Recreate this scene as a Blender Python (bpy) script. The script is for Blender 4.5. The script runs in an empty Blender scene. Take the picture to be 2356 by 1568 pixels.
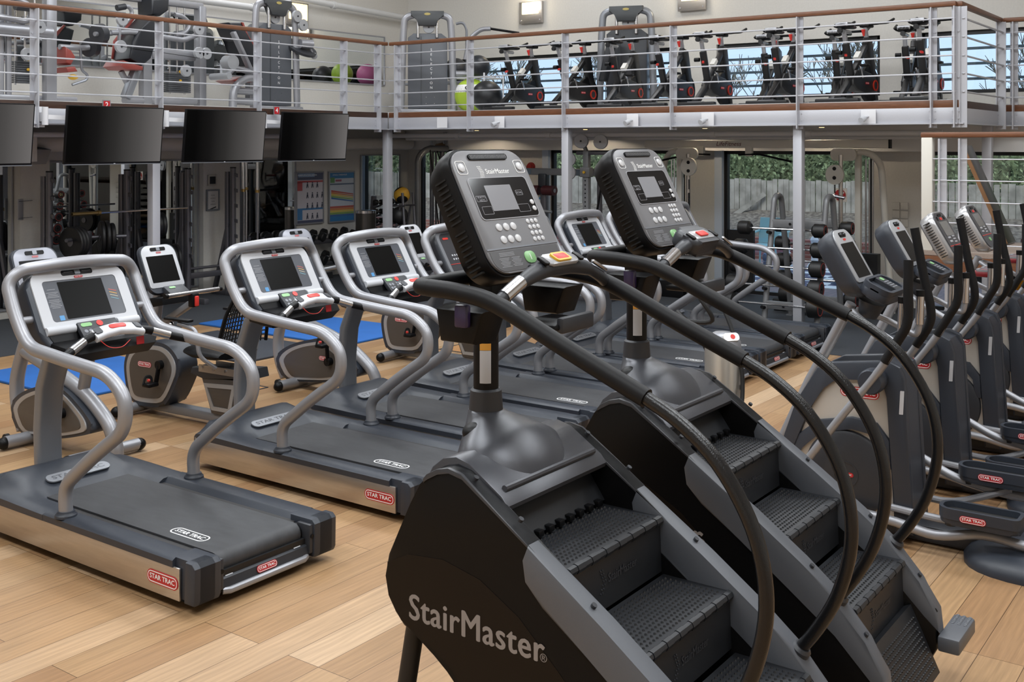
import bpy, bmesh, math, random
from mathutils import Vector as V, Matrix as MX
random.seed(7)
D = bpy.data; SC = bpy.context.scene; COL = SC.collection
PI = math.pi
# ------------------------------------------------------------------ helpers
def lin(h):
    r = [int(h[i:i+2], 16)/255 for i in (0, 2, 4)]
    return tuple((c/12.92 if c <= .04045 else ((c+.055)/1.055)**2.4) for c in r)+(1,)
MATS = {}
def mat(name, col, rough=.5, metal=0, nz=None, bump=None, coat=0, spec=.5, em=None, ems=1):
    if name in MATS: return MATS[name]
    m = D.materials.new(name); m.use_nodes = True; MATS[name] = m
    nt = m.node_tree; b = nt.nodes['Principled BSDF']
    c = lin(col) if isinstance(col, str) else col
    b.inputs['Base Color'].default_value = c
    b.inputs['Roughness'].default_value = rough; b.inputs['Metallic'].default_value = metal
    b.inputs['Specular IOR Level'].default_value = spec
    if coat: b.inputs['Coat Weight'].default_value = coat; b.inputs['Coat Roughness'].default_value = .08
    if em: b.inputs['Emission Color'].default_value = lin(em); b.inputs['Emission Strength'].default_value = ems
    tc = nt.nodes.new('ShaderNodeTexCoord')
    if nz:                                    # (scale, amount[, stretch xyz])
        n = nt.nodes.new('ShaderNodeTexNoise'); n.inputs['Scale'].default_value = nz[0]; n.inputs['Detail'].default_value = 4
        src = tc.outputs['Object']
        if len(nz) > 2:
            mp = nt.nodes.new('ShaderNodeMapping'); mp.inputs['Scale'].default_value = nz[2]
            nt.links.new(src, mp.inputs['Vector']); src = mp.outputs['Vector']
        nt.links.new(src, n.inputs['Vector'])
        mr = nt.nodes.new('ShaderNodeMapRange')
        mr.inputs['From Min'].default_value = .3; mr.inputs['From Max'].default_value = .7
        mr.inputs['To Min'].default_value = 1-nz[1]; mr.inputs['To Max'].default_value = 1+nz[1]
        nt.links.new(n.outputs['Fac'], mr.inputs['Value'])
        mu = nt.nodes.new('ShaderNodeMix'); mu.data_type = 'RGBA'; mu.blend_type = 'MULTIPLY'
        mu.inputs['Factor'].default_value = 1; mu.inputs['A'].default_value = c
        nt.links.new(mr.outputs['Result'], mu.inputs['B']); nt.links.new(mu.outputs['Result'], b.inputs['Base Color'])
    if bump:
        n = nt.nodes.new('ShaderNodeTexNoise'); n.inputs['Scale'].default_value = bump[0]; n.inputs['Detail'].default_value = 2
        nt.links.new(tc.outputs['Object'], n.inputs['Vector'])
        bp = nt.nodes.new('ShaderNodeBump'); bp.inputs['Strength'].default_value = bump[1]; bp.inputs['Distance'].default_value = .002
        nt.links.new(n.outputs['Fac'], bp.inputs['Height']); nt.links.new(bp.outputs['Normal'], b.inputs['Normal'])
    return m
def fillet(pts, r, seg=6):
    pts = [V(p) for p in pts]; out = [pts[0]]
    for i in range(1, len(pts)-1):
        a, b, c = pts[i-1], pts[i], pts[i+1]
        d1, d2 = (a-b), (c-b); rr = min(r, d1.length*.48, d2.length*.48)
        p, q = b+d1.normalized()*rr, b+d2.normalized()*rr
        for k in range(seg+1):
            t = k/seg; out.append(p*(1-t)**2+b*2*t*(1-t)+q*t*t)
    out.append(pts[-1]); return out
def spline(pts, seg=6):
    pts = [V(p) for p in pts]; P = [pts[0]*2-pts[1]]+pts+[pts[-1]*2-pts[-2]]; out = []
    for i in range(1, len(P)-2):
        a, b, c, d = P[i-1:i+3]
        for k in range(seg):
            t = k/seg
            out.append(.5*((2*b)+(c-a)*t+(2*a-5*b+4*c-d)*t*t+(3*b-a-3*c+d)*t**3))
    out.append(pts[-1]); return out
def smooth2(P, seg=4):
    n = len(P); out = []
    for i in range(n):
        a, b, c, d = (V((*P[(i+k-1) % n], 0)) for k in range(4))
        for k in range(seg):
            t = k/seg; q = .5*((2*b)+(c-a)*t+(2*a-5*b+4*c-d)*t*t+(3*b-a-3*c+d)*t**3); out.append((q.x, q.y))
    return out
def rrect(w, h, r, seg=5, cx=0, cy=0):
    if not isinstance(r, (list, tuple)): r = [r]*4        # BL BR TR TL
    out = []
    for (sx, sy, a0), q in zip(((-1, -1, PI), (1, -1, 1.5*PI), (1, 1, 0), (-1, 1, .5*PI)), r):
        q = max(q, 1e-4)
        for k in range(seg+1):
            a = a0+k/seg*PI/2
            out.append((cx+sx*(w/2-q)+q*math.cos(a), cy+sy*(h/2-q)+q*math.sin(a)))
    return out
def circ(r, n=20, cx=0, cy=0, ry=None):
    return [(cx+r*math.cos(2*PI*k/n), cy+(ry or r)*math.sin(2*PI*k/n)) for k in range(n)]
class PL:                                     # a tilted plane: origin, right, up, normal
    def __init__(s, o, r, u):
        s.o, s.r, s.u = V(o), V(r).normalized(), V(u).normalized(); s.n = s.r.cross(s.u)
    def p(s, a, b, c=0): return s.o+s.r*a+s.u*b+s.n*c
    def at(s, a, b, c=0):
        q = PL(s.p(a, b, c), s.r, s.u); q.r = s.r.copy(); return q
class MB:
    def __init__(s): s.bm = bmesh.new()
    def poly(s, vs): return s.bm.faces.new([s.bm.verts.new(v) for v in vs])
    def loft(s, rings, cap=True, closed=True, loop=False):
        R = [[s.bm.verts.new(p) for p in r] for r in rings]; n = len(R[0])
        pairs = list(zip(R[:-1], R[1:]))+([(R[-1], R[0])] if loop else [])
        for a, b in pairs:
            for k in range(n if closed else n-1):
                j = (k+1) % n
                try: s.bm.faces.new((a[k], a[j], b[j], b[k]))
                except ValueError: pass
        if cap and not loop and closed:
            s.bm.faces.new(R[0][::-1]); s.bm.faces.new(R[-1])
        return s
    def _bev(s, vs, off, seg):
        vs = set(vs); es = [e for e in s.bm.edges if e.verts[0] in vs and e.verts[1] in vs]
        es = [e for e in es if len(e.link_faces) == 2 and e.calc_face_angle(0) > .5]
        bmesh.ops.bevel(s.bm, geom=es, offset=off, segments=seg, affect='EDGES', profile=.5, clamp_overlap=True)
    def box(s, c, d, rot=None, bev=0, seg=2):
        m = MX.Translation(V(c)) @ (rot.to_4x4() if rot else MX()) @ MX.Diagonal((*d, 1))
        r = bmesh.ops.create_cube(s.bm, size=1, matrix=m)
        if bev: s._bev(r['verts'], bev, seg)
        return s
    def plate(s, P, poly, d0, d1, bev=0, seg=2):
        if d1 < d0: d0, d1 = d1, d0
        a = [s.bm.verts.new(P.p(x, y, d0)) for x, y in poly]; b = [s.bm.verts.new(P.p(x, y, d1)) for x, y in poly]
        n = len(a)
        for k in range(n): s.bm.faces.new((a[k], a[(k+1) % n], b[(k+1) % n], b[k]))
        f1 = s.bm.faces.new(a[::-1]); f2 = s.bm.faces.new(b)
        if bev:
            es = list(f2.edges)+list(f1.edges)
            bmesh.ops.bevel(s.bm, geom=es, offset=bev, segments=seg, affect='EDGES', profile=.5, clamp_overlap=True)
        return s
    def prism(s, poly, ax, a, b, bev=0, seg=2):
        P = {'X': PL((0, 0, 0), (0, 1, 0), (0, 0, 1)), 'Y': PL((0, 0, 0), (1, 0, 0), (0, 0, 1)), 'Z': PL((0, 0, 0), (1, 0, 0), (0, 1, 0))}[ax]
        if ax == 'Y': a, b = -a, -b
        return s.plate(P, poly, a, b, bev, seg)
    def frame(s, P, outer, inner, d0, d1):    # ring plate between two loops of equal count
        rings = [[P.p(x, y, d0) for x, y in outer], [P.p(x, y, d1) for x, y in outer], [P.p(x, y, d1) for x, y in inner], [P.p(x, y, d0) for x, y in inner]]
        return s.loft(rings, loop=True)
    def tube(s, pts, r, n=10, cap=True, rz=None, loop=False):
        pts = [V(p) for p in pts]; N = len(pts); rings = []
        t0 = (pts[1]-pts[0]).normalized(); up = V((0, 0, 1)) if abs(t0.z) < .9 else V((0, 1, 0))
        nx = t0.cross(up).normalized()
        for i, p in enumerate(pts):
            t = ((pts[(i+1) % N] if (loop or i < N-1) else p)-(pts[i-1] if (loop or i > 0) else p)).normalized()
            nx = (nx-t*nx.dot(t)).normalized(); ny = t.cross(nx)
            ra = r[i] if isinstance(r, list) else r; rb = ra*(rz or 1)
            rings.append([p+nx*ra*math.cos(2*PI*k/n)+ny*rb*math.sin(2*PI*k/n) for k in range(n)])
        return s.loft(rings, cap=cap, loop=loop)
    def cyl(s, a, b, r, r2=None, n=16): return s.tube([a, b], [r, r if r2 is None else r2], n=n)
    def lathe(s, prof, base, ax=(0, 0, 1), n=20):
        ax = V(ax).normalized(); u = ax.orthogonal().normalized(); w = ax.cross(u); base = V(base)
        return s.loft([[base+ax*h+(u*math.cos(2*PI*k/n)+w*math.sin(2*PI*k/n))*max(r, 1e-4) for k in range(n)] for r, h in prof])
    def ell(s, c, r, n=16, m=10, rot=None):
        if not isinstance(r, (list, tuple)): r = (r, r, r)
        mm = MX.Translation(V(c)) @ (rot.to_4x4() if rot else MX()) @ MX.Diagonal((*r, 1))
        bmesh.ops.create_uvsphere(s.bm, u_segments=n, v_segments=m, radius=1, matrix=mm); return s
    def bar(s, a, b, w, h, bev=0, up=(0, 0, 1)):   # rectangular bar from a to b
        a, b = V(a), V(b); t = (b-a).normalized(); x = t.cross(V(up))
        x = x.normalized() if x.length > 1e-5 else V((1, 0, 0)); y = x.cross(t)
        rot = MX((x, t, y)).transposed()
        return s.box((a+b)/2, (w, (b-a).length, h), rot, bev)
    def done(s, name, m, parent=None, label=None, sharp=35, flat=False):
        bm = s.bm; bmesh.ops.recalc_face_normals(bm, faces=bm.faces[:])
        off = V((0, 0, 0))
        if parent is None and bm.verts:
            xs = [v.co for v in bm.verts]
            off = V(((min(v.x for v in xs)+max(v.x for v in xs))/2, (min(v.y for v in xs)+max(v.y for v in xs))/2, min(v.z for v in xs)))
            bmesh.ops.translate(bm, verts=bm.verts[:], vec=-off)
        me = D.meshes.new(name); bm.to_mesh(me); bm.free()
        if not flat:
            me.polygons.foreach_set('use_smooth', [True]*len(me.polygons))
            me.set_sharp_from_angle(angle=math.radians(sharp))
        me.materials.append(m)
        return link(name, me, parent, label, off)
def link(name, me, parent=None, label=None, off=(0, 0, 0)):
    o = D.objects.new(name, me); COL.objects.link(o); o.location = off
    if parent: o.parent = parent
    if label: o['label'] = label
    return o
def thing(name, label, cat, loc=(0, 0, 0), rz=0, group=None):
    o = D.objects.new(name, None); COL.objects.link(o); o.empty_display_size = .1
    o.location = loc; o.rotation_euler = (0, 0, rz); o['label'] = label; o['category'] = cat
    if group: o['group'] = group
    return o
def tag(o, label, cat, group=None, kind=None):
    o['label'] = label; o['category'] = cat
    if group: o['group'] = group
    if kind: o['kind'] = kind
    return o
def struct(o): o['kind'] = 'structure'; return o
def kids(o): return [c for c in D.objects if c.parent == o]
def dup(root, loc, rz=None, label=None, parent=None, skip=()):
    r = root.copy(); COL.objects.link(r); r.parent = parent
    if loc is not None: r.location = loc
    if rz is not None: r.rotation_euler = (0, 0, rz)
    if label: r['label'] = label
    for c in kids(root):
        if c.name.split('.')[0] not in skip: dup(c, None, None, None, r)
    return r
TXT = {}
def text(name, s, P, size, m, parent, ext=.0006, off=0, sx=1, shear=0, d=.0005, align='CENTER', label=None, sp=1, bold=0, fit=None):
    key = (s, ext, off, shear, align, sp)
    if key not in TXT:
        cu = D.curves.new('lettering', 'FONT'); cu.body = s; cu.size = 1; cu.extrude = 0; cu.offset = off; cu.shear = shear
        cu.align_x = align; cu.align_y = 'CENTER'; cu.resolution_u = 3; cu.space_character = sp
        o = D.objects.new('t', cu); COL.objects.link(o)
        dg = bpy.context.evaluated_depsgraph_get(); me = D.meshes.new_from_object(o.evaluated_get(dg)); D.objects.remove(o)
        TXT[key] = [v.co.copy() for v in me.vertices], [tuple(p.vertices) for p in me.polygons]; D.meshes.remove(me)
    vs, fs = TXT[key]
    if fit: sx = fit/(size*(max(v.x for v in vs)-min(v.x for v in vs)))
    me = D.meshes.new(name)
    V3 = []; F3 = []
    for i, (bx, by) in enumerate(((0, 0), (1, 0), (-1, 0), (0, 1), (0, -1)) if bold else ((0, 0),)):
        n0 = len(V3); V3 += [P.p(v.x*size*sx+bx*bold*size, v.y*size+by*bold*size*.6, d+i*.00004) for v in vs]; F3 += [tuple(q+n0 for q in f) for f in fs]
    me.from_pydata(V3, [], F3); me.materials.append(m)
    return link(name, me, parent, label)
# ------------------------------------------------------------------ materials
M_SIL = mat('silver_paint', '98999e', .4, .5)
M_SILD = mat('grey_metallic_paint', '85888e', .38, .5)
M_STEEL = mat('brushed_stainless', 'c4bfba', .3, .95, nz=(6, .06, (.2, 1, 14)))
M_CHR = mat('chrome', 'c9c9cc', .2, 1)
M_BLUEG = mat('blue_grey_plastic', '2d323b', .4, bump=(900, .15))
M_CHAR = mat('charcoal_plastic', '2c2e33', .42, bump=(900, .15))
M_BLK = mat('black_plastic', '0b0b0d', .42, spec=.22)
M_BLKM = mat('matt_black_steel', '111113', .5)
M_GLOSSBLK = mat('gloss_black_tube', '0f0f11', .28, bump=(260, .35))
M_FOAM = mat('black_foam_grip', '111113', .5, spec=.25)
M_SCREEN = mat('dark_screen', '030303', .3, spec=.15)
M_WHT = mat('white_plastic', 'bfc1c6', .33)
M_WPNT = mat('white_paint', 'd9d9dc', .5)
M_RED = mat('badge_red', 'b3242a', .35)
M_REDB = mat('bright_red', 'd2362f', .4)
M_LET = mat('white_lettering', 'eeeeee', .5)
M_GLET = mat('grey_lettering', '8b8480', .6)
M_GRN = mat('green_button', '86b87e', .35)
M_YEL = mat('yellow_plastic', 'd9a92b', .45)
M_BELT = mat('belt_rubber', '36373a', .55, nz=(30, .16, (1, .25, 1)), bump=(1500, .3))
M_SPECK = mat('speckled_deck', '2e2d2e', .7, nz=(600, .55))
M_TREAD = mat('tread_plastic', '202226', .42)
M_FACEP = mat('console_grey', '77777a', .34)
M_RUB = mat('black_rubber', '151516', .7)
M_PANEL = mat('dark_glass_panel', '55585f', .25)
def badge(parent, P, w, name='maker_badge', mats=None, simple=False, plate=True):
    h = w*.27; pm, lm = mats or (M_RED, M_LET)
    root = parent
    if plate:
        root = MB().plate(P, rrect(w, h, h*.48, 6), 0, .0025).done(name, pm, parent, label='red maker badge with white lettering' if pm is M_RED else None)
    if not simple:
        MB().frame(P, rrect(w*.95, h*.84, h*.41, 6), rrect(w*.915, h*.70, h*.34, 6), .0026, .0032).done('badge_border', lm, root)
    text('badge_lettering', 'STAR TRAC', P.at(0, h*.02), h*.52, lm, root, bold=.03, fit=w*.80, d=.0034)
    return root
# ------------------------------------------------------------------ treadmill
def tm_console(t, P, dark):
    hs = M_CHAR if dark else M_BLUEG
    hous = MB().plate(P, rrect(.66, .53 if not dark else .46, [.17, .17, .10, .10] if not dark else .12, 6, 0, -.05 if not dark else -.01), -.12, -.002, .025, 3).done('console_housing', hs, t)
    if not dark:
        MB().frame(P, rrect(.60, .37, [.03, .03, .085, .085], 6, 0, .032), rrect(.47, .255, .02, 6, 0, .02), -.004, .008).done('bezel', M_WHT, t, label='white screen surround')
        [MB().cyl(P.p(a, -.155, .0), P.p(b, -.155, .0), .026, n=14).done('bezel_roll', M_WHT, t) for a, b in ((-.295, -.12), (.15, .295))]
        MB().plate(P, rrect(.57, .14, [.13, .13, .01, .01], 6, 0, -.22), -.003, .003).done('tray_recess', M_BLK, t)
        MB().plate(P, rrect(.475, .26, .02, 5, 0, .02), -.003, .005).done('display_panel', M_PANEL, t)
        MB().plate(P, rrect(.285, .232, .004, 2, .0, .02), .004, .0065).done('screen', M_SCREEN, t, label='black screen')
        g = MB()
        for k, c in enumerate(('c8574e', 'd8a54a', 'bdb8a0', '6fa3b0')):
            MB().plate(PL(P.p(.19, .05-k*.018, 0), P.r-P.u*.35, P.u+P.r*.35), rrect(.05, .004, .001, 2), .005, .0058).done('chart_line', mat('chart_'+c, c, .5), t)
        g.bm.free()
        MB().plate(P, rrect(.03, .03, .004, 3, -.175, -.085), .005, .0062).done('blue_logo', mat('logo_blue', '4f8fc4', .4), t)
        l = MB()
        for k in range(13):
            if k in (1, 6): continue
            l.plate(P, rrect(.05+.012*((k*7) % 3), .0022, .0005, 1, -.19, .095-k*.0095), .0052, .0057)
        l.done('panel_print', mat('panel_print', '9a9ca0', .5), t)
        MB().plate(P, rrect(.20, .034, .012, 4, 0, .188), .004, .012, .003).done('fan_vent', M_BLK, t)
        MB().plate(P, rrect(.035, .03, .004, 3, 0, .188), .011, .015).done('vent_button', M_SILD, t)
        for s in (-1, 1):
            MB().box(P.p(s*.058, .188, .012), (.06, .006, .008), bev=.002).done('vent_louvre', M_CHAR, t)
        badge(t, P.at(0, .158, .009), .055, simple=True)
        # keypad and tray
        K = PL(P.p(.01, -.20, .045), (1, 0, 0), (0, .72, .69))
        kp = MB().plate(K, rrect(.25, .14, .006, 3), -.03, 0, .004).done('keypad', M_CHAR, t)
        MB().plate(K, rrect(.07, .026, .013, 5, -.075, .045), 0, .003).done('start_button', M_GRN, kp)
        MB().plate(K, circ(.02, 16, .01, .045), 0, .003).done('stop_button', M_REDB, kp)
        b = MB()
        for i in range(3):
            for j in range(3): b.plate(K, circ(.008, 8, -.02+i*.022, .008-j*.02), 0, .002)
        for i in range(2):
            for j in range(2): b.plate(K, circ(.012, 10, -.095+i*.03, 0-j*.034), 0, .002)
        b.done('number_keys', mat('key_grey', '7d8087', .4), kp)
    else:
        MB().frame(P, rrect(.63, .45, .1, 6, 0, 0), rrect(.56, .385, .06, 6, 0, -.005), -.004, .012).done('bezel', M_SILD, t, label='grey metallic surround')
        MB().plate(P, rrect(.57, .39, .06, 6, 0, -.005), -.003, .006).done('display_panel', mat('charcoal_panel', '3a3a3e', .3), t)
        MB().plate(P, rrect(.25, .12, .02, 4, .03, .09), .005, .008).done('screen', M_SCREEN, t)
        MB().plate(P, rrect(.54, .004, .001, 2, 0, -.095), .005, .008).done('red_line', M_REDB, t)
        b = MB()
        for i in range(8):
            for j in range(2): b.plate(P, circ(.009, 8, -.2+i*.03+(.04 if i > 3 else 0), -.015-j*.035), .005, .008)
        for i in range(3):
            for j in range(4): b.plate(P, circ(.006, 8, .2+i*.02, .11-j*.02), .005, .008)
        b.done('keys', mat('key_silver', 'b9bbc0', .35), t)
        MB().plate(P, rrect(.06, .022, .01, 4, -.05, -.15), .005, .009).done('start_button', M_GRN, t)
        MB().plate(P, circ(.015, 12, .05, -.15), .005, .009).done('stop_button', M_REDB, t)
        MB().plate(P, rrect(.07, .018, .008, 4, -.2, .14), .006, .009).done('maker_badge', M_REDB, t)
        MB().plate(P, rrect(.03, .03, .004, 2, .21, .145), .006, .009).done('fan_button', M_SILD, t)
def make_treadmill(label, dark=False):
    t = thing('treadmill', label, 'treadmill', group='treadmills in a row')
    MB().box((0, .03, .10), (.84, 1.9, .10)).done('chassis', M_BLKM, t)
    for s in (-1, 1):
        w = MB().box((s*.445, .055, .125), (.012, 1.80, .155), bev=.003)
        w.lathe([(.06, .048), (.06, .203)], (s*.392, .955, 0), n=24)
        sp = w.done('side_panel', M_STEEL, t, label='brushed stainless side skirt')
        P = PL((s*.452, -.72 if s < 0 else -.70, .125), (0, -s*-1*-1, 0) if False else (0, s, 0), (0, 0, 1))
        badge(sp, P, .235)
        r = MB(); r.prism([(s*.30, .205), (s*.335, .238), (s*.345, .243), (s*.44, .243), (s*.456, .232), (s*.456, .20), (s*.30, .20)], 'Y', -.80, .30)
        r.done('foot_rail', M_BLUEG, t)
        MB().prism([(-.965, .07), (-.955, .05), (-.78, .05), (-.78, .246), (-.945, .246), (-.968, .225)], 'X', s*.30, s*.437, .012).prism([(-.965, .07), (-.955, .05), (-.885, .05), (-.895, .246), (-.945, .246), (-.968, .225)], 'X', s*.33, s*.4585, .010).done('end_cap', M_BLUEG, t)
        MB().box((s*.292, -.905, .15), (.03, .10, .15), bev=.008).done('roller_bracket', M_CHAR, t)
        MB().cyl((s*.292, -.95, .165), (s*.292, -.96, .165), .011, n=10).done('bolt', M_BLK, t)
        MB().lathe([(.058, 0), (.056, .012), (.046, .022), (.044, .03)], (s*.41, .155, .24), n=20).done('handrail_boot', M_BLUEG, t)
        for y in (-.75, .8): MB().cyl((s*.34, y, 0), (s*.34, y, .06), .03, n=12).done('levelling_foot', M_RUB, t)
    MB().box((0, -.02, .207), (.62, 1.6, .012)).done('deck', M_SPECK, t)
    prof = [(.62, .224), (-.85, .224)]+[(-.85+.055*math.sin(a), .169+.055*math.cos(a)) for a in [-k*PI/10 for k in range(1, 10)]]+[(-.85, .114), (-.80, .114), (-.80, .215), (.62, .215)]
    belt = MB().prism(prof, 'X', -.262, .262).done('belt', M_BELT, t)
    B = PL((-.17, -.56, .2243), (0, -1, 0), (1, 0, 0))
    MB().frame(B, rrect(.27, .075, .036, 6), rrect(.256, .062, .03, 6), 0, .0006).done('belt_marking', M_LET, belt, label='white pill shaped print')
    text('belt_lettering', 'STAR TRAC', B, .044, M_LET, belt, bold=.03, fit=.215, d=.0006)
    MB().cyl((-.285, -.85, .169), (.285, -.85, .169), .048, n=20).done('roller', M_BLK, t)
    bp = MB().prism([(-.80, .05), (-.905, .045), (-.945, .075), (-.935, .115), (-.89, .135), (-.80, .135)], 'X', -.30, .30, .006).done('rear_bumper', M_CHAR, t)
    R = PL((0, -.9425, .098), (1, 0, 0), (0, .25, .97))
    badge(bp, R, .13)
    MB().tube([(-.27, -.935, .062), (-.24, -.952, .06), (.24, -.952, .06), (.27, -.935, .062)], .017, n=10).done('bumper_strip', M_SIL, bp)
    for s in (-1, 1): MB().plate(PL((s*.22, -.922, .118), (1, 0, 0), (0, .6, .8)), rrect(.045, .022, .003, 2), 0, .002).done('warning_label', M_WHT, bp)
    # front hood
    rings = []; W = .457
    for y, zc, ze, wf in ((.30, .236, .243, .30), (.42, .236, .245, .29), (.56, .236, .248, .27), (.66, .262, .25, .26), (.78, .30, .252, .27), (.90, .312, .252, .30), (.98, .295, .24, .33), (1.02, .25, .215, .33), (1.03, .15, .15, .33)):
        ww = W if y < .9 else W-(y-.9)**2*2.2
        r = []
        for k in range(25):
            x = -ww+2*ww*k/24; q = abs(x)
            f = 1 if q < wf else max(0, 1-(q-wf)/(.40-wf if wf < .38 else .05)); f = f*f*(3-2*f)
            z = ze+(zc-ze)*f
            if q > ww-.03: z -= .012*((q-ww+.03)/.03)**2
            if y < .64 and q < .27: z = .214
            r.append(V((x, y, z)))
        r += [V((ww, y, .2 if y < 1.0 else .12)), V((-ww, y, .2 if y < 1.0 else .12))]
        rings.append(r)
    hood = MB().loft(rings).done('motor_hood', M_BLUEG, t, sharp=50)
    A = PL((0, .685, .2815), (1, 0, 0), (0, .93, .32))
    pl = MB().plate(A, rrect(.40, .075, .036, 6), -.004, .004).done('hood_plate', M_SILD, hood)
    text('plate_lettering', 'STAR TRAC', A, .045, M_PANEL, pl, bold=.03, fit=.33, d=.0045)
    # post and handrail
    rg = []
    for y, z, d in ((1.0, .26, .07), (1.01, .5, .075), (.985, .75, .08), (.90, .95, .075), (.74, 1.09, .06), (.64, 1.13, .05)):
        q = rrect(.165, d, .03, 4)
        ang = {.26: 0, .5: 0, .75: .25, .95: .6, 1.09: 1.0, 1.13: 1.2}[z]
        rg.append([V((a, y+b*math.cos(ang), z+b*math.sin(ang))) for a, b in q])
    MB().loft(rg).done('console_post', M_SILD, t)
    half = [(-.41, .155, .25), (-.41, .165, .40), (-.41, -.10, .60), (-.41, -.36, .77), (-.41, -.37, .93), (-.41, -.22, 1.035), (-.41, .10, 1.055), (-.41, .52, 1.09), (-.41, .65, 1.25), (-.405, .74, 1.42), (-.34, .72, 1.49)]
    pts = half+[(-.10, .685, 1.512), (.10, .685, 1.512)]+[(-x, y, z) for x, y, z in half[::-1]]
    MB().tube(fillet(pts, .11, 6), .036, n=12).done('handrail', M_SIL, t)
    th = PL((0, .615, 1.285), (1, 0, 0), (0, .515, .857))
    tm_console(t, th, dark)
    MB().prism([(.66, 1.08), (.55, 1.10), (.36, 1.085), (.33, 1.04), (.40, .98), (.62, 1.0)], 'X', -.29, .29, .02).done('console_tray', M_BLK, t)
    for s in (-1, 1): MB().cyl((s*.42, .62, 1.22), (s*.31, .62, 1.22), .022, n=12).done('console_bracket', M_SIL, t)
    cb = spline([(-.41, .21, 1.05), (-.33, .25, 1.075), (-.19, .30, 1.125), (0, .315, 1.15), (.19, .30, 1.125), (.33, .25, 1.075), (.41, .21, 1.05)], 5)
    bar = MB().tube(cb, .023, n=12).done('pulse_bar', M_BLK, t)
    for s in (-1, 1): MB().tube([(s*.315, .257, 1.08), (s*.22, .29, 1.115)], .0245, n=14).done('pulse_grip', M_CHR, bar)
    pod = [PL((x, .31-abs(x)*.06, 1.157-abs(x)**2*1.1), (1, 0, -x*1.2), (0, .9, .45)) for x in (-.15, -.09, 0, .09, .15)]
    MB().loft([[q.p(0, b, c) for b, c in rrect(.085, .04, .015, 4)] for q in pod]).done('control_pod', M_WHT, bar)
    MB().plate(PL((0, .305, 1.172), (1, 0, 0), (0, .9, .45)), rrect(.105, .036, .015, 4), 0, .007, .002).done('emergency_stop', M_REDB, bar, label='red stop button')
    for s in (-1, 1): MB().plate(PL((s*.125, .30, 1.162), (1, 0, -s*.2), (0, .9, .45)), rrect(.04, .05, .008, 3), 0, .005).done('rocker_switch', M_CHAR, bar)
    MB().tube(spline([(-.14, .27, 1.12), (-.08, .26, 1.07), (0, .26, 1.06), (.06, .27, 1.09)], 6), .002, n=5).done('safety_cord', M_REDB, bar)
    MB().plate(PL((.17, .333, 1.065), (1, 0, 0), (0, .1, 1)), rrect(.05, .045, .002, 1), 0, .002).done('warning_sticker', M_RED, t)
    return t
TX = [3.70, 5.21, 6.25, 7.27, 8.27, 9.25, 10.21, 11.2]
A = make_treadmill('leftmost silver treadmill in the foreground with white screen surround')
B = make_treadmill('silver treadmill fourth from the left with charcoal console, behind the front black stair climber', True)
A.location = (TX[0], 5.13, 0); B.location = (TX[3], 5.13, 0)
for i, s, l in ((1, A, 'second silver treadmill from the left, white screen surround, red badge by the front stair climber'),
                (2, A, 'third silver treadmill from the left, its handrail close beside the second one'),
                (4, B, 'silver treadmill fifth from the left with charcoal console mostly hidden behind the front stair climber'),
                (5, A, 'silver treadmill with white screen surround between the two stair climber consoles'),
                (6, A, 'silver treadmill seventh in the row, half hidden behind the rear stair climber'),
                (7, B, 'last silver treadmill at the far right of the row near the dumbbell rack')):
    dup(s, (TX[i], 5.13, 0), label=l)
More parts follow.
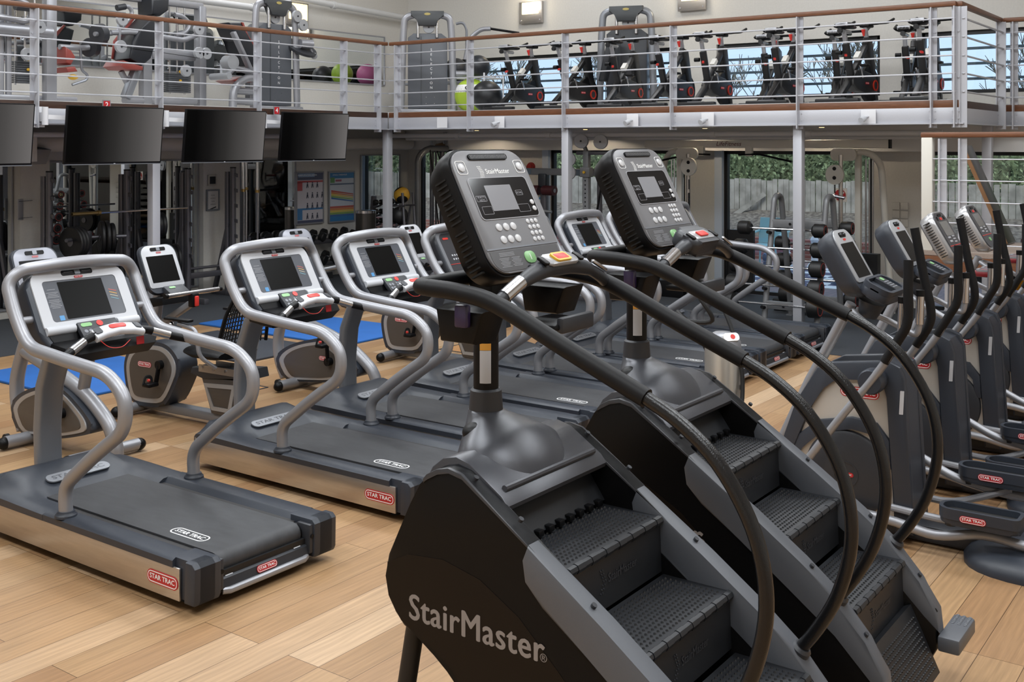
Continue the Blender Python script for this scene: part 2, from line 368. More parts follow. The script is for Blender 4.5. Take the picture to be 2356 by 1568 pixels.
# ------------------------------------------------------------------ stair climber  (local y = world Y - 1.8, centre X = 3.09)
def make_stepper(label):
    t = thing('stair_climber', label, 'stair climber', group='black stair climbers')
    L = lambda ps: [(y-1.8, z) for y, z in ps]
    up = [(1.915, .978), (2.03, 1.054), (2.174, 1.149), (2.229, 1.159), (2.277, 1.147), (2.319, 1.124)]
    front = [(2.348, 1.086), (2.391, 1.013), (2.443, .909), (2.488, .827), (2.505, .75), (2.491, .686), (2.458, .639), (2.421, .604), (2.355, .578), (2.284, .547), (2.229, .51), (2.15, .43), (2.02, .30), (1.85, .17), (1.62, .09), (1.30, .055), (1.20, .085), (1.15, .18)]
    rear = [(1.15, .33), (1.22, .43), (1.34, .575), (1.461, .665), (1.653, .80)]
    dark = mat('stepper_black', '0b0b0c', .38, bump=(700, .1), spec=.2); grey = mat('stepper_grey', '55585e', .42, bump=(800, .12)); shr = mat('stepper_shroud', '4a4b50', .3, .35, bump=(800, .12))
    inner = mat('stepper_inner', '0b0b0c', .55)
    for s in (-1, 1):
        p = MB().prism(L(up+front+rear), 'X', s*.30, s*.362, .008).done('side_panel', dark, t)
        # graphite swoosh on the outside
        sw = [(2.49, .80), (2.40, .845), (2.25, .86), (2.10, .83), (1.95, .75), (1.80, .62), (1.68, .50), (1.60, .36), (1.56, .22), (1.60, .10), (1.84, .18), (2.01, .31), (2.14, .44), (2.22, .52), (2.28, .555), (2.36, .59), (2.43, .62), (2.485, .69), (2.495, .75)]
        MB().prism(L(sw), 'X', s*.3615, s*.3635).done('side_decal', mat('stepper_decal', '16110e', .36, spec=.2), p)
        T = PL((s*.364, 2.125-1.8, .672), (0, s, 0), (0, 0, 1))
        text('side_lettering', 'StairMaster', T, .118, M_GLET, p, bold=.022, sx=.93, d=.0005, sp=1.06)
        text('registered_mark', '®', T.at(-s*s*0+.268, -.022), .035, M_GLET, p)
        top = []
        def strip(a, o):     # offsets inwards along the normal-ish
            return [(y+o*-.35, z-o) for y, z in a]
        ups = [(2.335, 1.105)]+up[::-1]
        MB().prism(L(ups+strip(ups, .013)[::-1]), 'X', s*.298, s*.366, .003).done('upper_rail', mat('stepper_strip', '35363a', .38, bump=(800, .12)), t)
        lo = [(1.915, .978), (1.653, .803), (1.461, .668), (1.34, .578), (1.22, .433), (1.15, .33)]
        lo2 = [(1.14, .24), (1.20, .30), (1.33, .43), (1.50, .555), (1.70, .70), (1.86, .80), (1.925, .865), (1.935, .93)]
        g = MB().prism(L(lo+lo2), 'X', s*.297, s*.372, .012, 2).done('side_rail', grey, t, label='grey side cover')
        for (y, z) in ((1.70, .835), (1.43, .645), (1.23, .445)): MB().cyl((s*.335, y-1.8, z), (s*.335, y-1.8-.006, z+.008), .009, n=10).done('bolt', M_CHAR, t)
        for (y, z) in ((2.14, 1.132), (1.965, 1.035)): MB().cyl((s*.335, y-1.8, z), (s*.335, y-1.8-.006, z+.009), .009, n=10).done('bolt', M_CHAR, t)
        # handrail
        q = [(1.335, .55), (1.27, .64), (1.205, .76), (1.165, .90), (1.16, 1.02), (1.185, 1.14), (1.24, 1.25), (1.32, 1.35), (1.42, 1.425), (1.52, 1.475), (1.80, 1.59), (2.05, 1.695), (2.20, 1.722), (2.33, 1.728)]
        x = s*.338
        pts = spline([(x, y-1.8, z) for y, z in q[:10]], 4)
        hr = MB().tube(pts, .0215, n=14).done('handrail', M_GLOSSBLK, t)
        MB().lathe([(.031, 0), (.033, .05), (.034, .075), (.026, .085)], (x, 1.36-1.8, .50), (0, -.5, .86), n=18).done('handrail_socket', M_CHAR, hr)
        MB().tube(spline([(x, y-1.8, z) for y, z in q[9:]], 5), .029, n=14).done('handrail_sleeve', M_FOAM, hr)
        MB().tube(fillet([(x, 2.29-1.8, 1.728), (x, 2.385-1.8, 1.728), (s*.03, 2.40-1.8, 1.728)], .07, 6), .028, n=14).done('front_bar', M_FOAM, t)
    # inner housing
    MB().prism(L([(2.20, .93), (2.30, .98), (2.42, .8), (2.40, .66), (2.15, .46), (1.9, .25), (1.6, .12), (1.3, .09), (1.28, .2), (1.6, .42), (1.85, .62), (2.07, .82)]), 'X', -.298, .298).done('inner_body', inner, t)
    # top cover with dome
    cov = MB().prism(L([(2.035, 1.055), (2.06, 1.083), (2.19, 1.165), (2.245, 1.178), (2.30, 1.165), (2.345, 1.13), (2.41, 1.02), (2.47, .90), (2.40, .88), (2.33, 1.03), (2.24, 1.12), (2.04, 1.04)]), 'X', -.303, .303, .004).done('top_cover', shr, t)
    MB().tube([(-.27, 2.072-1.8, 1.098), (.27, 2.072-1.8, 1.098)], .011, n=8).done('cover_rib', shr, cov)
    rg = []
    for k in range(13):
        f = k/12; e = (1-f)**1.25
        yc = 2.352-.115*e; rx = .062+.165*e; ry = .062+.115*e; g = f**.72
        ring = []
        for j in range(32):
            a = 2*PI*j/32; y = yc+ry*math.sin(a); zp = 1.083+.63*(y-2.06) if y < 2.19 else (1.168 if y < 2.30 else 1.168-.9*(y-2.30))
            z = (zp-.012)*(1-g)+1.262*g
            ring.append(V((rx*math.cos(a), y-1.8, z)))
        rg.append(ring)
    MB().loft(rg).done('pole_dome', shr, cov, sharp=60)
    for s in (-1, 1): MB().ell((s*.075, 2.325-1.8, 1.198), (.062, .058, .040), 20, 12).done('side_recess', M_BLK if s < 0 else M_CHR, cov)
    MB().lathe([(.062, 0), (.058, .06), (.056, .085), (.048, .092)], (0, 2.352-1.8, 1.245), n=24).done('pole_collar', M_CHAR, t)
    po = MB().cyl((0, 2.352-1.8, 1.25), (0, 2.352-1.8, 1.66), .045, n=24).done('console_pole', M_BLK, t)
    lp = MB()
    lp.loft([[V((-.0456*math.cos(a), 2.352-1.8-.0456*math.sin(a), z)) for a in [.15+k*.15 for k in range(7)]] for z in (1.36, 1.475)], closed=False)
    lp.done('warning_label', M_WHT, po, label='white and orange warning label'); lq = MB()
    lq.loft([[V((-.0456*math.cos(a), 2.352-1.8-.0456*math.sin(a), z)) for a in [.15+k*.15 for k in range(7)]] for z in (1.476, 1.50)], closed=False)
    lq.done('warning_header', mat('label_orange', 'd79a3c', .5), po)
    # steps
    knobs_for = []
    for i, (y0, z0, tilt) in enumerate(((1.815, .905, 0), (1.553, .708, 0), (1.285, .508, 0), (1.25, .30, 1))):
        if tilt:
            P = PL((0, 1.195-1.8, .215), (1, 0, 0), (0, .42, .9)); dep = .27; tr = MB().plate(P, rrect(.592, dep, .004, 2), -.03, 0)
        else:
            P = PL((0, y0+.125-1.8, z0), (1, 0, 0), (0, 1, 0)); dep = .25; tr = MB().plate(P, rrect(.592, dep, .004, 2), -.035, 0)
        st = tr.done('step', M_TREAD, t)
        k = MB()
        for a in range(26):
            for b in range(11):
                x = -.262+a*.021; y = -dep/2+.03+b*.0195
                r = .0068; pts = [P.p(x+r*math.cos(q), y+r*.8*math.sin(q), 0) for q in (0, 1.57, 3.14, 4.71)]
                tp = [P.p(x+r*.5*math.cos(q), y+r*.4*math.sin(q), .0052) for q in (0, 1.57, 3.14, 4.71)]
                k.loft([pts, tp])
        k.done('tread_studs', M_TREAD, st)
        if tilt:
            continue
        ri = MB().prism([(y0-1.8+.002, z0-.01), (y0-1.8+.012, z0-.01), (y0-1.8-.005+.012, z0-.19), (y0-1.8-.005, z0-.19)], 'X', -.296, .296).done('riser', M_TREAD, t)
        R = PL((.0, y0-1.8-.002, z0-.10), (1, 0, 0), (0, .02, 1))
        lt = text('riser_lettering', 'StairMaster', R.at(.03, 0), .04, mat('emboss', '3d3e42', .35), ri, bold=.015, d=.002)
        dd = MB()
        for a in range(7):
            for b in range(2): dd.plate(R, circ(.0028, 6, -.10+b*.012-abs(a-3)*.006+.01, .036-a*.012), 0, .003)
        dd.done('riser_emblem', mat('emboss', '3d3e42', .35), ri)
        nose = MB()
        for a in range(14):
            x0 = -.294+a*.042; rr = .0165 if a % 2 else .0145; n = 14
            pr = [(rr*(1 if j % 2 else .93)*math.cos(2*PI*j/n), rr*(1 if j % 2 else .93)*math.sin(2*PI*j/n)) for j in range(n)]
            nose.prism([(y0-1.8+.002+p_, z0-.012+q_) for p_, q_ in pr], 'X', x0+.001, x0+.041)
        nose.done('step_hinge', M_TREAD, st, sharp=20)
    # tilted back plate above the top step
    MB().prism(L([(2.04, .92), (2.06, .92), (2.16, 1.06), (2.14, 1.06)]), 'X', -.296, .296).done('back_plate', M_TREAD, t)
    for a in range(9): MB().box((-.25+a*.062, 2.04-1.8, .922), (.032, .03, .022), bev=.004).done('hinge_tooth', M_BLK, t)
    # legs and base
    for s in (-1, 1):
        MB().cyl((s*.29, 2.425-1.8, .60), (s*.31, 2.52-1.8, .02), .032, n=16).done('front_leg', M_BLKM, t)
        MB().box((s*.31, 2.0-1.8, .03), (.05, 1.1, .05), bev=.01).done('base_rail', M_BLKM, t)
    MB().cyl((-.30, 2.50-1.8, .16), (.30, 2.50-1.8, .16), .026, n=14).done('leg_brace', M_BLKM, t)
    MB().cyl((-.30, 2.35-1.8, .28), (.30, 2.35-1.8, .28), .03, n=14).done('cross_tube', M_BLKM, t)
    sp = MB().box((.40, 1.10-1.8, .215), (.26, .085, .062), bev=.01).done('side_step', grey, t)
    sd = MB()
    for a in range(7):
        for b in range(3): sd.ell((.43+a*.015, 1.075-1.8+b*.024, .246), (.006, .008, .004), 8, 5)
    sd.done('side_step_studs', grey, sp)
    # console
    P = PL((.02, 2.275-1.8, 1.968), (1, 0, 0), (0, .46, .888)); P.r *= 1.13
    body = [(d, rrect(w, h, r, 7)) for d, w, h, r in ((-.135, .30, .40, .08), (-.12, .36, .46, .09), (-.06, .40, .485, .085), (-.02, .405, .49, .08), (-.004, .395, .48, .078))]
    hs = MB().loft([[P.p(x, y, d) for x, y in q] for d, q in body]).done('console_housing', M_BLK, t)
    v = MB()
    for k in range(18):
        for s in (-1, 1): v.box(P.p(s*.196, .14-k*.019-(.02 if k > 8 else 0), -.055), (.016, .006, .05), rot=MX((P.r, P.u, P.n)).transposed())
    v.done('side_vents', mat('vent_black', '030303', .8), hs)
    fc = MB().plate(P, rrect(.375, .462, .07, 7), -.004, .006, .002).done('face_panel', M_FACEP, t, label='grey control panel')
    MB().plate(P, rrect(.20, .022, .010, 4, 0, .205), .005, .012).done('fan_grille', M_BLK, fc)
    gr = MB()
    for k in range(26): gr.box(P.p(-.09+k*.0072, .205, .012), (.0022, .014, .002), rot=MX((P.r, P.u, P.n)).transposed())
    gr.done('grille_slats', M_FACEP, fc)
    for s in (-1, 1):
        MB().frame(P, rrect(.048, .052, .01, 4, s*.15, .165), rrect(.044, .048, .009, 4, s*.15, .165), .0055, .0075).done('button_outline', M_LET, fc)
        MB().plate(P, circ(.016, 18, s*.15, .165), .005, .010, .002).done('fan_button', mat('button_white', 'c9c9cb', .3), fc)
    text('panel_lettering', 'StairMaster', P.at(.025, .148, .006), .027, M_LET, fc, bold=.02)
    em = MB()
    for a in range(8):
        for b in range(3): em.plate(P, circ(.0022, 6, -.068+b*.007-abs(a-3.5)*.0022+.005, .168-a*.006), .006, .0068)
    em.done('panel_emblem', M_LET, fc)
    scm = mat('stepper_screen', '17181b', .1)
    wn = MB().plate(P, rrect(.30, .155, .016, 5, .004, .045), .005, .008).done('display_window', scm, t, label='glossy dark display window')
    MB().frame(P, rrect(.306, .161, .018, 5, .004, .045), rrect(.30, .155, .016, 5, .004, .045), .005, .0085).done('window_outline', mat('outline_grey', '9b9ba0', .4), wn)
    MB().plate(P, rrect(.135, .098, .003, 2, -.01, .045), .008, .0086).done('lcd', mat('lcd_grey', '8d8e93', .12), wn)
    lb = MB()
    for (cx, cy, w, h) in ((-.115, .045, .05, .022), (.09, .06, .035, .02), (-.105, 0, .05, .03), (.085, .0, .06, .03)):
        lb.frame(P, rrect(w, h, .003, 2, cx, cy), rrect(w-.002, h-.002, .002, 2, cx, cy), .0082, .0088)
    lb.done('display_print', mat('outline_grey', '9b9ba0', .4), wn)
    text('display_lettering', 'WATTS', P.at(-.112, .05, .008), .012, mat('outline_grey', '9b9ba0', .4), wn)
    text('display_lettering', 'METS', P.at(-.112, .038, .008), .012, mat('outline_grey', '9b9ba0', .4), wn)
    text('display_lettering', 'GOAL', P.at(.09, .06, .008), .012, mat('outline_grey', '9b9ba0', .4), wn)
    for y in (.02, -.005): MB().plate(P, circ(.010, 14, .137, y), .008, .012, .002).done('display_button', mat('button_white', 'c9c9cb', .3), wn)
    for i in range(3):
        for j in range(2): MB().plate(P, circ(.0145, 16, -.085+i*.037, -.065-j*.046), .005, .010, .0025).done('program_button', mat('button_white', 'c9c9cb', .3), fc)
        for j in range(4): MB().plate(P, circ(.009, 12, .075+i*.022, -.052-j*.023), .005, .009, .002).done('number_button', mat('button_white', 'c9c9cb', .3), fc)
    MB().box(P.p(0, -.142, .007), (.372, .006, .003), rot=MX((P.r, P.u, P.n)).transposed()).done('seam', M_SILD, fc)
    lw = MB().plate(P, rrect(.355, .075, [.05, .05, .004, .004], 5, 0, -.187), .0055, .0075).done('lower_panel', mat('lower_panel', '5a5a5c', .3), fc)
    MB().plate(P, rrect(.055, .044, .018, 5, .01, -.185), .007, .011, .003).done('start_button', M_GRN, fc)
    MB().plate(P, rrect(.003, .022, .001, 1, .01, -.185), .011, .012).done('start_mark', M_LET, fc)
    l = MB()
    for c in range(2):
        for k in range(7): l.plate(P, rrect(.05-.008*((k+c) % 3), .0016, .0004, 1, -.12+c*.058, -.178-k*.005), .0076, .008)
    for k in range(3): l.plate(P, rrect(.075, .0016, .0004, 1, -.10, -.159-k*.005), .0076, .008)
    l.done('panel_print', mat('panel_print', '9a9ca0', .5), fc)
    MB().plate(P, rrect(.13, .022, .004, 3, .045, -.225), .004, .022, .004).done('reading_ledge', M_CHAR, fc)
    MB().box((0, 2.33-1.8, 1.69), (.13, .11, .12), bev=.02).done('console_neck', M_BLK, t)
    # crossbar with control pod
    cb = spline([(-.338, 2.06-1.8, 1.695), (-.28, 2.05-1.8, 1.725), (-.19, 2.045-1.8, 1.762), (-.09, 2.05-1.8, 1.783), (0, 2.055-1.8, 1.787), (.09, 2.055-1.8, 1.782), (.19, 2.05-1.8, 1.762), (.28, 2.05-1.8, 1.725), (.338, 2.06-1.8, 1.695)], 5)
    n = len(cb); rad = [.021+.014*max(0, 1-abs(i/(n-1)-.5)/.27)**.5 for i in range(n)]
    bar = MB().tube(cb, rad, n=14).done('pulse_bar', M_CHAR, t)
    MB().tube([(-.30, 2.053-1.8, 1.716), (-.215, 2.047-1.8, 1.755)], .0245, n=16).done('pulse_grip', M_CHR, bar)
    MB().box((.25, 2.035-1.8, 1.768), (.10, .014, .012), rot=MX.Rotation(.42, 3, 'Y'), bev=.003).done('pulse_strip', M_CHR, bar)
    C = PL((0, 2.037-1.8, 1.817), (1, 0, 0), (0, .88, .47))
    MB().plate(C, rrect(.19, .058, .024, 6), -.012, 0, .006).done('pod_face', mat('pod_silver', '9a9a9c', .2), bar)
    MB().plate(C, rrect(.075, .034, .008, 4), 0, .008, .003).done('stop_button', M_REDB, bar, label='red stop button')
    for s in (-1, 1): MB().plate(C, rrect(.026, .045, .008, 4, s*.105, -.004), -.006, .004, .002).done('rocker_switch', M_BLK, bar)
    # trays and bins
    MB().prism([(2.13-1.8, 1.66), (2.33-1.8, 1.66), (2.31-1.8, 1.55), (2.17-1.8, 1.55)], 'X', -.31, -.17, .015).done('bottle_holder', M_BLK, t)
    MB().prism([(2.13-1.8, 1.69), (2.33-1.8, 1.69), (2.31-1.8, 1.59), (2.17-1.8, 1.59)], 'X', .17, .31, .015).done('bottle_holder', M_BLK, t)
    MB().box((-.325, 2.20-1.8, 1.645), (.03, .05, .075), bev=.008).done('sensor_box', mat('purple_plastic', '2a1f3d', .3), t)
    MB().box((.05, 2.10-1.8, 1.585), (.22, .16, .022), bev=.008).done('reading_tray', M_BLK, t)
    MB().box((.07, 2.02-1.8, 1.59), (.20, .03, .055), bev=.01).done('tray_lip', M_CHAR, t)
    return t
SA = make_stepper('front black stair climber nearest the camera, white screen reflection and yellow rimmed stop button')
SA.location = (3.09, 1.8, 0)
SB = dup(SA, (4.243, 1.84, 0), label='rear black stair climber, red stop button on its grey handlebar pod, beside the elliptical trainers')
barb = [o for o in kids(SB) if o.name.startswith('pulse_bar')][0]
MB().plate(PL((0, 2.037-1.8, 1.817), (1, 0, 0), (0, .88, .47)), rrect(.27, .125, .055, 7, 0, .01), -.075, -.003, .022, 3).done('pod_housing', M_CHAR, barb)
bar_ = [o for o in kids(SA) if o.name.startswith('pulse_bar')][0]
MB().frame(PL((0, 2.037-1.8, 1.817), (1, 0, 0), (0, .88, .47)), rrect(.088, .046, .012, 4), rrect(.072, .03, .008, 4), 0, .0075).done('button_rim', M_YEL, bar_, label='yellow button rim')
# ------------------------------------------------------------------ room shell
def wood_floor():
    m = D.materials.new('oak_planks'); m.use_nodes = True; nt = m.node_tree; N = nt.nodes; Lk = nt.links; b = N['Principled BSDF']
    tc = N.new('ShaderNodeTexCoord'); br = N.new('ShaderNodeTexBrick')
    br.inputs['Scale'].default_value = 1; br.inputs['Brick Width'].default_value = 1.75; br.inputs['Row Height'].default_value = .185
    br.inputs['Mortar Size'].default_value = .0016; br.inputs['Mortar Smooth'].default_value = .2; br.offset = .37; br.offset_frequency = 3
    br.inputs['Color1'].default_value = (0, 0, 0, 1); br.inputs['Color2'].default_value = (1, 1, 1, 1); br.inputs['Mortar'].default_value = (.5, .5, .5, 1)
    br.inputs['Bias'].default_value = 0
    Lk.new(tc.outputs['Object'], br.inputs['Vector'])
    ramp = N.new('ShaderNodeValToRGB'); el = ramp.color_ramp.elements
    el[0].position = 0; el[0].color = lin('926f4e'); el[1].position = 1; el[1].color = lin('b69a7b')
    e = el.new(.4); e.color = lin('a58561'); e = el.new(.7); e.color = lin('9d7b57')
    Lk.new(br.outputs['Color'], ramp.inputs['Fac'])
    def noise(sc, st, det, dist=0):
        mp = N.new('ShaderNodeMapping'); mp.inputs['Scale'].default_value = st
        ad = N.new('ShaderNodeVectorMath'); ad.operation = 'ADD'; mv = N.new('ShaderNodeVectorMath'); mv.operation = 'SCALE'; mv.inputs['Scale'].default_value = 7
        Lk.new(br.outputs['Color'], mv.inputs[0]); Lk.new(tc.outputs['Object'], ad.inputs[0]); Lk.new(mv.outputs[0], ad.inputs[1])
        Lk.new(ad.outputs[0], mp.inputs['Vector'])
        n = N.new('ShaderNodeTexNoise'); n.inputs['Scale'].default_value = sc; n.inputs['Detail'].default_value = det; n.inputs['Distortion'].default_value = dist
        Lk.new(mp.outputs['Vector'], n.inputs['Vector']); return n.outputs['Fac']
    def mul(c, f, lo, hi, a=.3, z=.7):
        mr = N.new('ShaderNodeMapRange'); mr.inputs['From Min'].default_value = a; mr.inputs['From Max'].default_value = z
        mr.inputs['To Min'].default_value = lo; mr.inputs['To Max'].default_value = hi; Lk.new(f, mr.inputs['Value'])
        mx = N.new('ShaderNodeMix'); mx.data_type = 'RGBA'; mx.blend_type = 'MULTIPLY'; mx.inputs['Factor'].default_value = 1
        Lk.new(c, mx.inputs['A']); Lk.new(mr.outputs['Result'], mx.inputs['B']); return mx.outputs['Result']
    c = mul(ramp.outputs['Color'], noise(6, (.5, 14, 1), 5, .6), .86, 1.10)
    c = mul(c, noise(1.2, (1, 2.2, 1), 3), .90, 1.08)
    wv = N.new('ShaderNodeTexWave'); wv.wave_type = 'BANDS'; wv.bands_direction = 'Y'; wv.inputs['Scale'].default_value = 9
    wv.inputs['Distortion'].default_value = 9; wv.inputs['Detail'].default_value = 2; wv.inputs['Detail Scale'].default_value = .7
    mp = N.new('ShaderNodeMapping'); mp.inputs['Scale'].default_value = (.35, 1, 1); Lk.new(tc.outputs['Object'], mp.inputs['Vector']); Lk.new(mp.outputs['Vector'], wv.inputs['Vector'])
    c = mul(c, wv.outputs['Fac'], .93, 1.03, 0, 1)
    mo = N.new('ShaderNodeMix'); mo.data_type = 'RGBA'; mo.inputs['B'].default_value = lin('4a3420')
    Lk.new(br.outputs['Fac'], mo.inputs['Factor']); Lk.new(c, mo.inputs['A'])
    Lk.new(mo.outputs['Result'], b.inputs['Base Color']); b.inputs['Roughness'].default_value = .42; b.inputs['Specular IOR Level'].default_value = .35
    return m
def thin_glass():
    m = D.materials.new('window_glass'); m.use_nodes = True; nt = m.node_tree; nt.nodes.clear()
    o = nt.nodes.new('ShaderNodeOutputMaterial'); t = nt.nodes.new('ShaderNodeBsdfTransparent'); g = nt.nodes.new('ShaderNodeBsdfGlossy')
    t.inputs['Color'].default_value = (.92, .96, .98, 1); g.inputs['Roughness'].default_value = .02
    fr = nt.nodes.new('ShaderNodeFresnel'); fr.inputs['IOR'].default_value = 1.45
    x = nt.nodes.new('ShaderNodeMixShader'); nt.links.new(fr.outputs[0], x.inputs[0]); nt.links.new(t.outputs[0], x.inputs[1]); nt.links.new(g.outputs[0], x.inputs[2]); nt.links.new(x.outputs[0], o.inputs[0])
    return m
M_OAK = wood_floor(); M_GLASS = thin_glass()
M_WALL = mat('cream_wall', 'c4c1bb', .85, nz=(40, .03), bump=(120, .25))
M_WALLW = mat('white_wall', 'dcd8d0', .85, bump=(150, .2))
M_CEIL = mat('white_ceiling', 'd8d7d5', .9)
M_MIR = mat('mirror', 'dfe3e4', .01, 1)
M_RUBF = mat('rubber_floor', '34373c', .75, nz=(260, .35))
M_FRAME = mat('black_frame', '18181a', .45)
M_RAIL = mat('white_steel', 'bcbdc3', .42, .25, bump=(90, .3))
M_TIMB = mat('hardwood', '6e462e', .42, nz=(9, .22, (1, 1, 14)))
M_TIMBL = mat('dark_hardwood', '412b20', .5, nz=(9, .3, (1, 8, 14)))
M_PIPE = mat('pipe_paint', 'c4c4c4', .5)
def sbox(name, x0, x1, y0, y1, z0, z1, m, bev=0): return struct(MB().box(((x0+x1)/2, (y0+y1)/2, (z0+z1)/2), (abs(x1-x0), abs(y1-y0), abs(z1-z0)), bev=bev).done(name, m))
sbox('floor', -5, 15, -5, 13.2, -.1, 0, M_OAK)
fr = MB(); fr.prism([(11.2, 3.3), (15, 3.3), (15, 13.2), (-5, 13.2), (-5, 10.9), (11.2, 10.9)], 'Z', .0, .006)
struct(fr.done('floor_rubber', M_RUBF))
# outer walls behind and beside the camera
sbox('wall_rear', -5.2, -5, -5, 13.2, 0, 6.4, M_WALLW); sbox('wall_near', -5, 15.2, -5.2, -5, 0, 6.4, M_WALLW)
sbox('ceiling', -5.2, 15.2, -5.2, 13.4, 6.4, 6.6, M_CEIL)
# far-left wall (Y = 13.2): one wall, with mirrors fixed on it
sbox('wall_left', -5.2, 15.2, 13.2, 13.4, 0, 6.4, M_WALL)
# window wall (X = 15) built of piers, sill and lintels around the openings
def wallx(name, y0, y1, z0, z1, m=M_WALL, t=.2): return sbox(name, 15, 15+t, y0, y1, z0, z1, m)
W = [(13.2, 12.95), (12.0, 10.1), (7.62, 7.0), (4.78, 4.05), (2.2, 1.9), (-.7, -5.2)]     # ground floor piers
for i, (a, b) in enumerate(W): wallx('wall_right', b, a, 0, 2.1)
wallx('wall_right', -5.2, 13.2, 2.1, 2.86)
for a, b in ((13.2, 12.0), (7.87, 7.1), (4.68, 4.15), (2.7, -5.2)): wallx('wall_right', b, a, 2.86, 3.68)
wallx('wall_right', -5.2, 13.2, 3.68, 6.4, M_WALL)
wn = [0]
def window(y0, y1, z0, z1, mull=(), bars=(), solid=None):
    wn[0] += 1; t = thing('window_%d' % wn[0], 'black framed window', 'window', (15.1, (y0+y1)/2, z0)); del t['label']; del t['category']; struct(t)
    hy = abs(y1-y0)/2; h = z1-z0; fw = .05
    for s in (-1, 1): MB().box((0, s*(hy-fw/2), h/2), (.09, fw, h)).done('frame_post', M_FRAME, t)
    for z in (fw/2, h-fw/2): MB().box((0, 0, z), (.09, 2*hy, fw)).done('frame_bar', M_FRAME, t)
    for y in mull: MB().box((0, y-(y0+y1)/2, h/2), (.08, .06, h)).done('mullion', M_FRAME, t)
    MB().box((.0, 0, h/2), (.008, 2*hy-.06, h-.06)).done('pane', M_GLASS, t)
    for z in bars: MB().box((.13, 0, z), (.03, 2*hy, .035)).done('safety_bar', mat('slate_bar', '5d6a74', .5), t)
    if solid: MB().box((0, solid[0], solid[2]/2), (.06, solid[1], solid[2])).done('door_panel', M_FRAME, t)
    return t
window(12.0, 12.95, 0, 2.1)
window(7.62, 10.1, 0, 2.1, (8.8,))
window(4.78, 7.0, 0, 2.1, (), solid=(.88, .45, .93))
window(2.2, 4.05, 0, 2.1)
window(-.7, 1.9, 0, 2.1, (.6,))
for a, b in ((7.87, 12.0), (4.68, 7.1), (2.7, 4.15)): window(a, b, 2.86, 3.68, (), (.2, .4, .6))
for y in (12.0, 10.1, 7.0): sbox('trim_jamb', 14.93, 15.0, y-.02, y+.10, 0, 2.1, mat('pale_jamb', 'b9c4d2', .6))
# mezzanine deck, fascia and soffit
dk = MB().prism([(-5, 11.48), (12.58, 11.48), (12.58, 3.13), (14.62, 3.13), (14.62, -5), (15, -5), (15, 13.2), (-5, 13.2)], 'Z', 2.44, 2.69)
struct(dk.done('floor_mezzanine', M_CEIL))
def fascia(p, q, n, tm):
    p, q = V((*p, 0)), V((*q, 0)); z = V((0, 0, 1)); c = V((*n, 0))*.03
    struct(MB().bar(p+c+z*2.515, q+c+z*2.515, .05, .17, .004).done('trim_beam', M_RAIL))
    struct(MB().bar(p+c*.5+z*2.425, q+c*.5+z*2.425, .13, .014).done('trim_flange', M_RAIL))
    struct(MB().bar(p+c+z*2.640, q+c+z*2.640, .045, .082, .004).done('trim_timber', tm))
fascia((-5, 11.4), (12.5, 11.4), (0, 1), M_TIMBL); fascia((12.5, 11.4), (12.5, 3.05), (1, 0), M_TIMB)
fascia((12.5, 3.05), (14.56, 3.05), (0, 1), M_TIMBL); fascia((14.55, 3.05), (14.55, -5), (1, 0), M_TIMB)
def column(x, y, z1=2.43, m=M_RAIL): return struct(MB().box((x, y, z1/2), (.11, .11, z1), bev=.006).done('column', m))
for x, y in ((12.56, 11.47), (12.56, 8.17), (12.62, 4.9), (8.32, 11.47), (4.0, 11.47)): column(x, y)
column(14.3, 3.15)
# bulkhead, pipes and ducts below the deck
sbox('trim_bulkhead', 14.75, 15, -5, 13.2, 2.1, 2.44, M_CEIL)
def pipe(pts, r, name='pipe', lab=None, n=12, cl=()):
    t = thing(name, lab, 'pipe', pts[0])
    o = V(pts[0]); MB().tube(fillet([V(p)-o for p in pts], r*2.2, 5), r, n=n).done('pipe_run', M_PIPE, t)
    for c in cl: MB().cyl(V(c)-o-V((.0, .04, 0)) if abs(pts[0][0]-pts[1][0]) < .1 else V(c)-o-V((.04, 0, 0)), V(c)-o+(V((.0, .04, 0)) if abs(pts[0][0]-pts[1][0]) < .1 else V((.04, 0, 0))), r*1.25, n=n).done('pipe_clip', M_PIPE, t)
    return t
pipe([(13.2, 12.0, 2.33), (13.2, 3.4, 2.33)], .035, lab='white service pipe running under the right balcony above the window wall', cl=[(13.2, y, 2.33) for y in (10.6, 8.9, 6.3, 5.0)])
pipe([(13.6, 12.0, 2.28), (13.6, 3.4, 2.28)], .022, 'conduit', 'thin grey conduit beside the service pipe under the right balcony')
pipe([(-2, 12.2, 2.31), (12.4, 12.2, 2.31)], .03, lab='white service pipe running under the left balcony behind the television screens')
pipe([(5.0, 12.98, 4.28), (11.9, 12.98, 4.28), (11.9, 12.98, 4.52), (15.0, 12.98, 4.44)], .05, lab='white pipe run high on the upper left wall above the mirror', cl=[(12.9, 12.98, 4.49), (11.2, 12.98, 4.28)])
du = thing('spiral_duct', 'round white spiral ventilation duct under the left balcony by the corner column', 'duct', (5.0, 12.85, 2.2))
rings = MB(); rings.tube(spline([(0, 0, 0), (8.9, 0, 0), (9.25, .02, .0), (9.5, .12, .05), (9.6, .2, .2)], 6), .10, n=20); rings.done('duct_pipe', mat('duct_cream', 'cfc9bf', .5), du)
for k in range(14): MB().lathe([(.101, 0), (.104, .01), (.101, .02)], (6.0+k*.2, 0, 0), (1, 0, 0), n=20).done('duct_seam', mat('duct_cream', 'cfc9bf', .5), du)
b1 = MB().box((3.5, 12.7, 2.16), (7.5, .9, .34)).done('trim_duct_box', M_WALL); struct(b1)
g = thing('vent_grille', 'dark square vent grille under the left balcony between two televisions', 'vent', (8.47, 12.24, 2.07))
MB().box((0, 0, .1), (.24, .02, .22)).done('grille_frame', M_FRAME, g)
gs = MB()
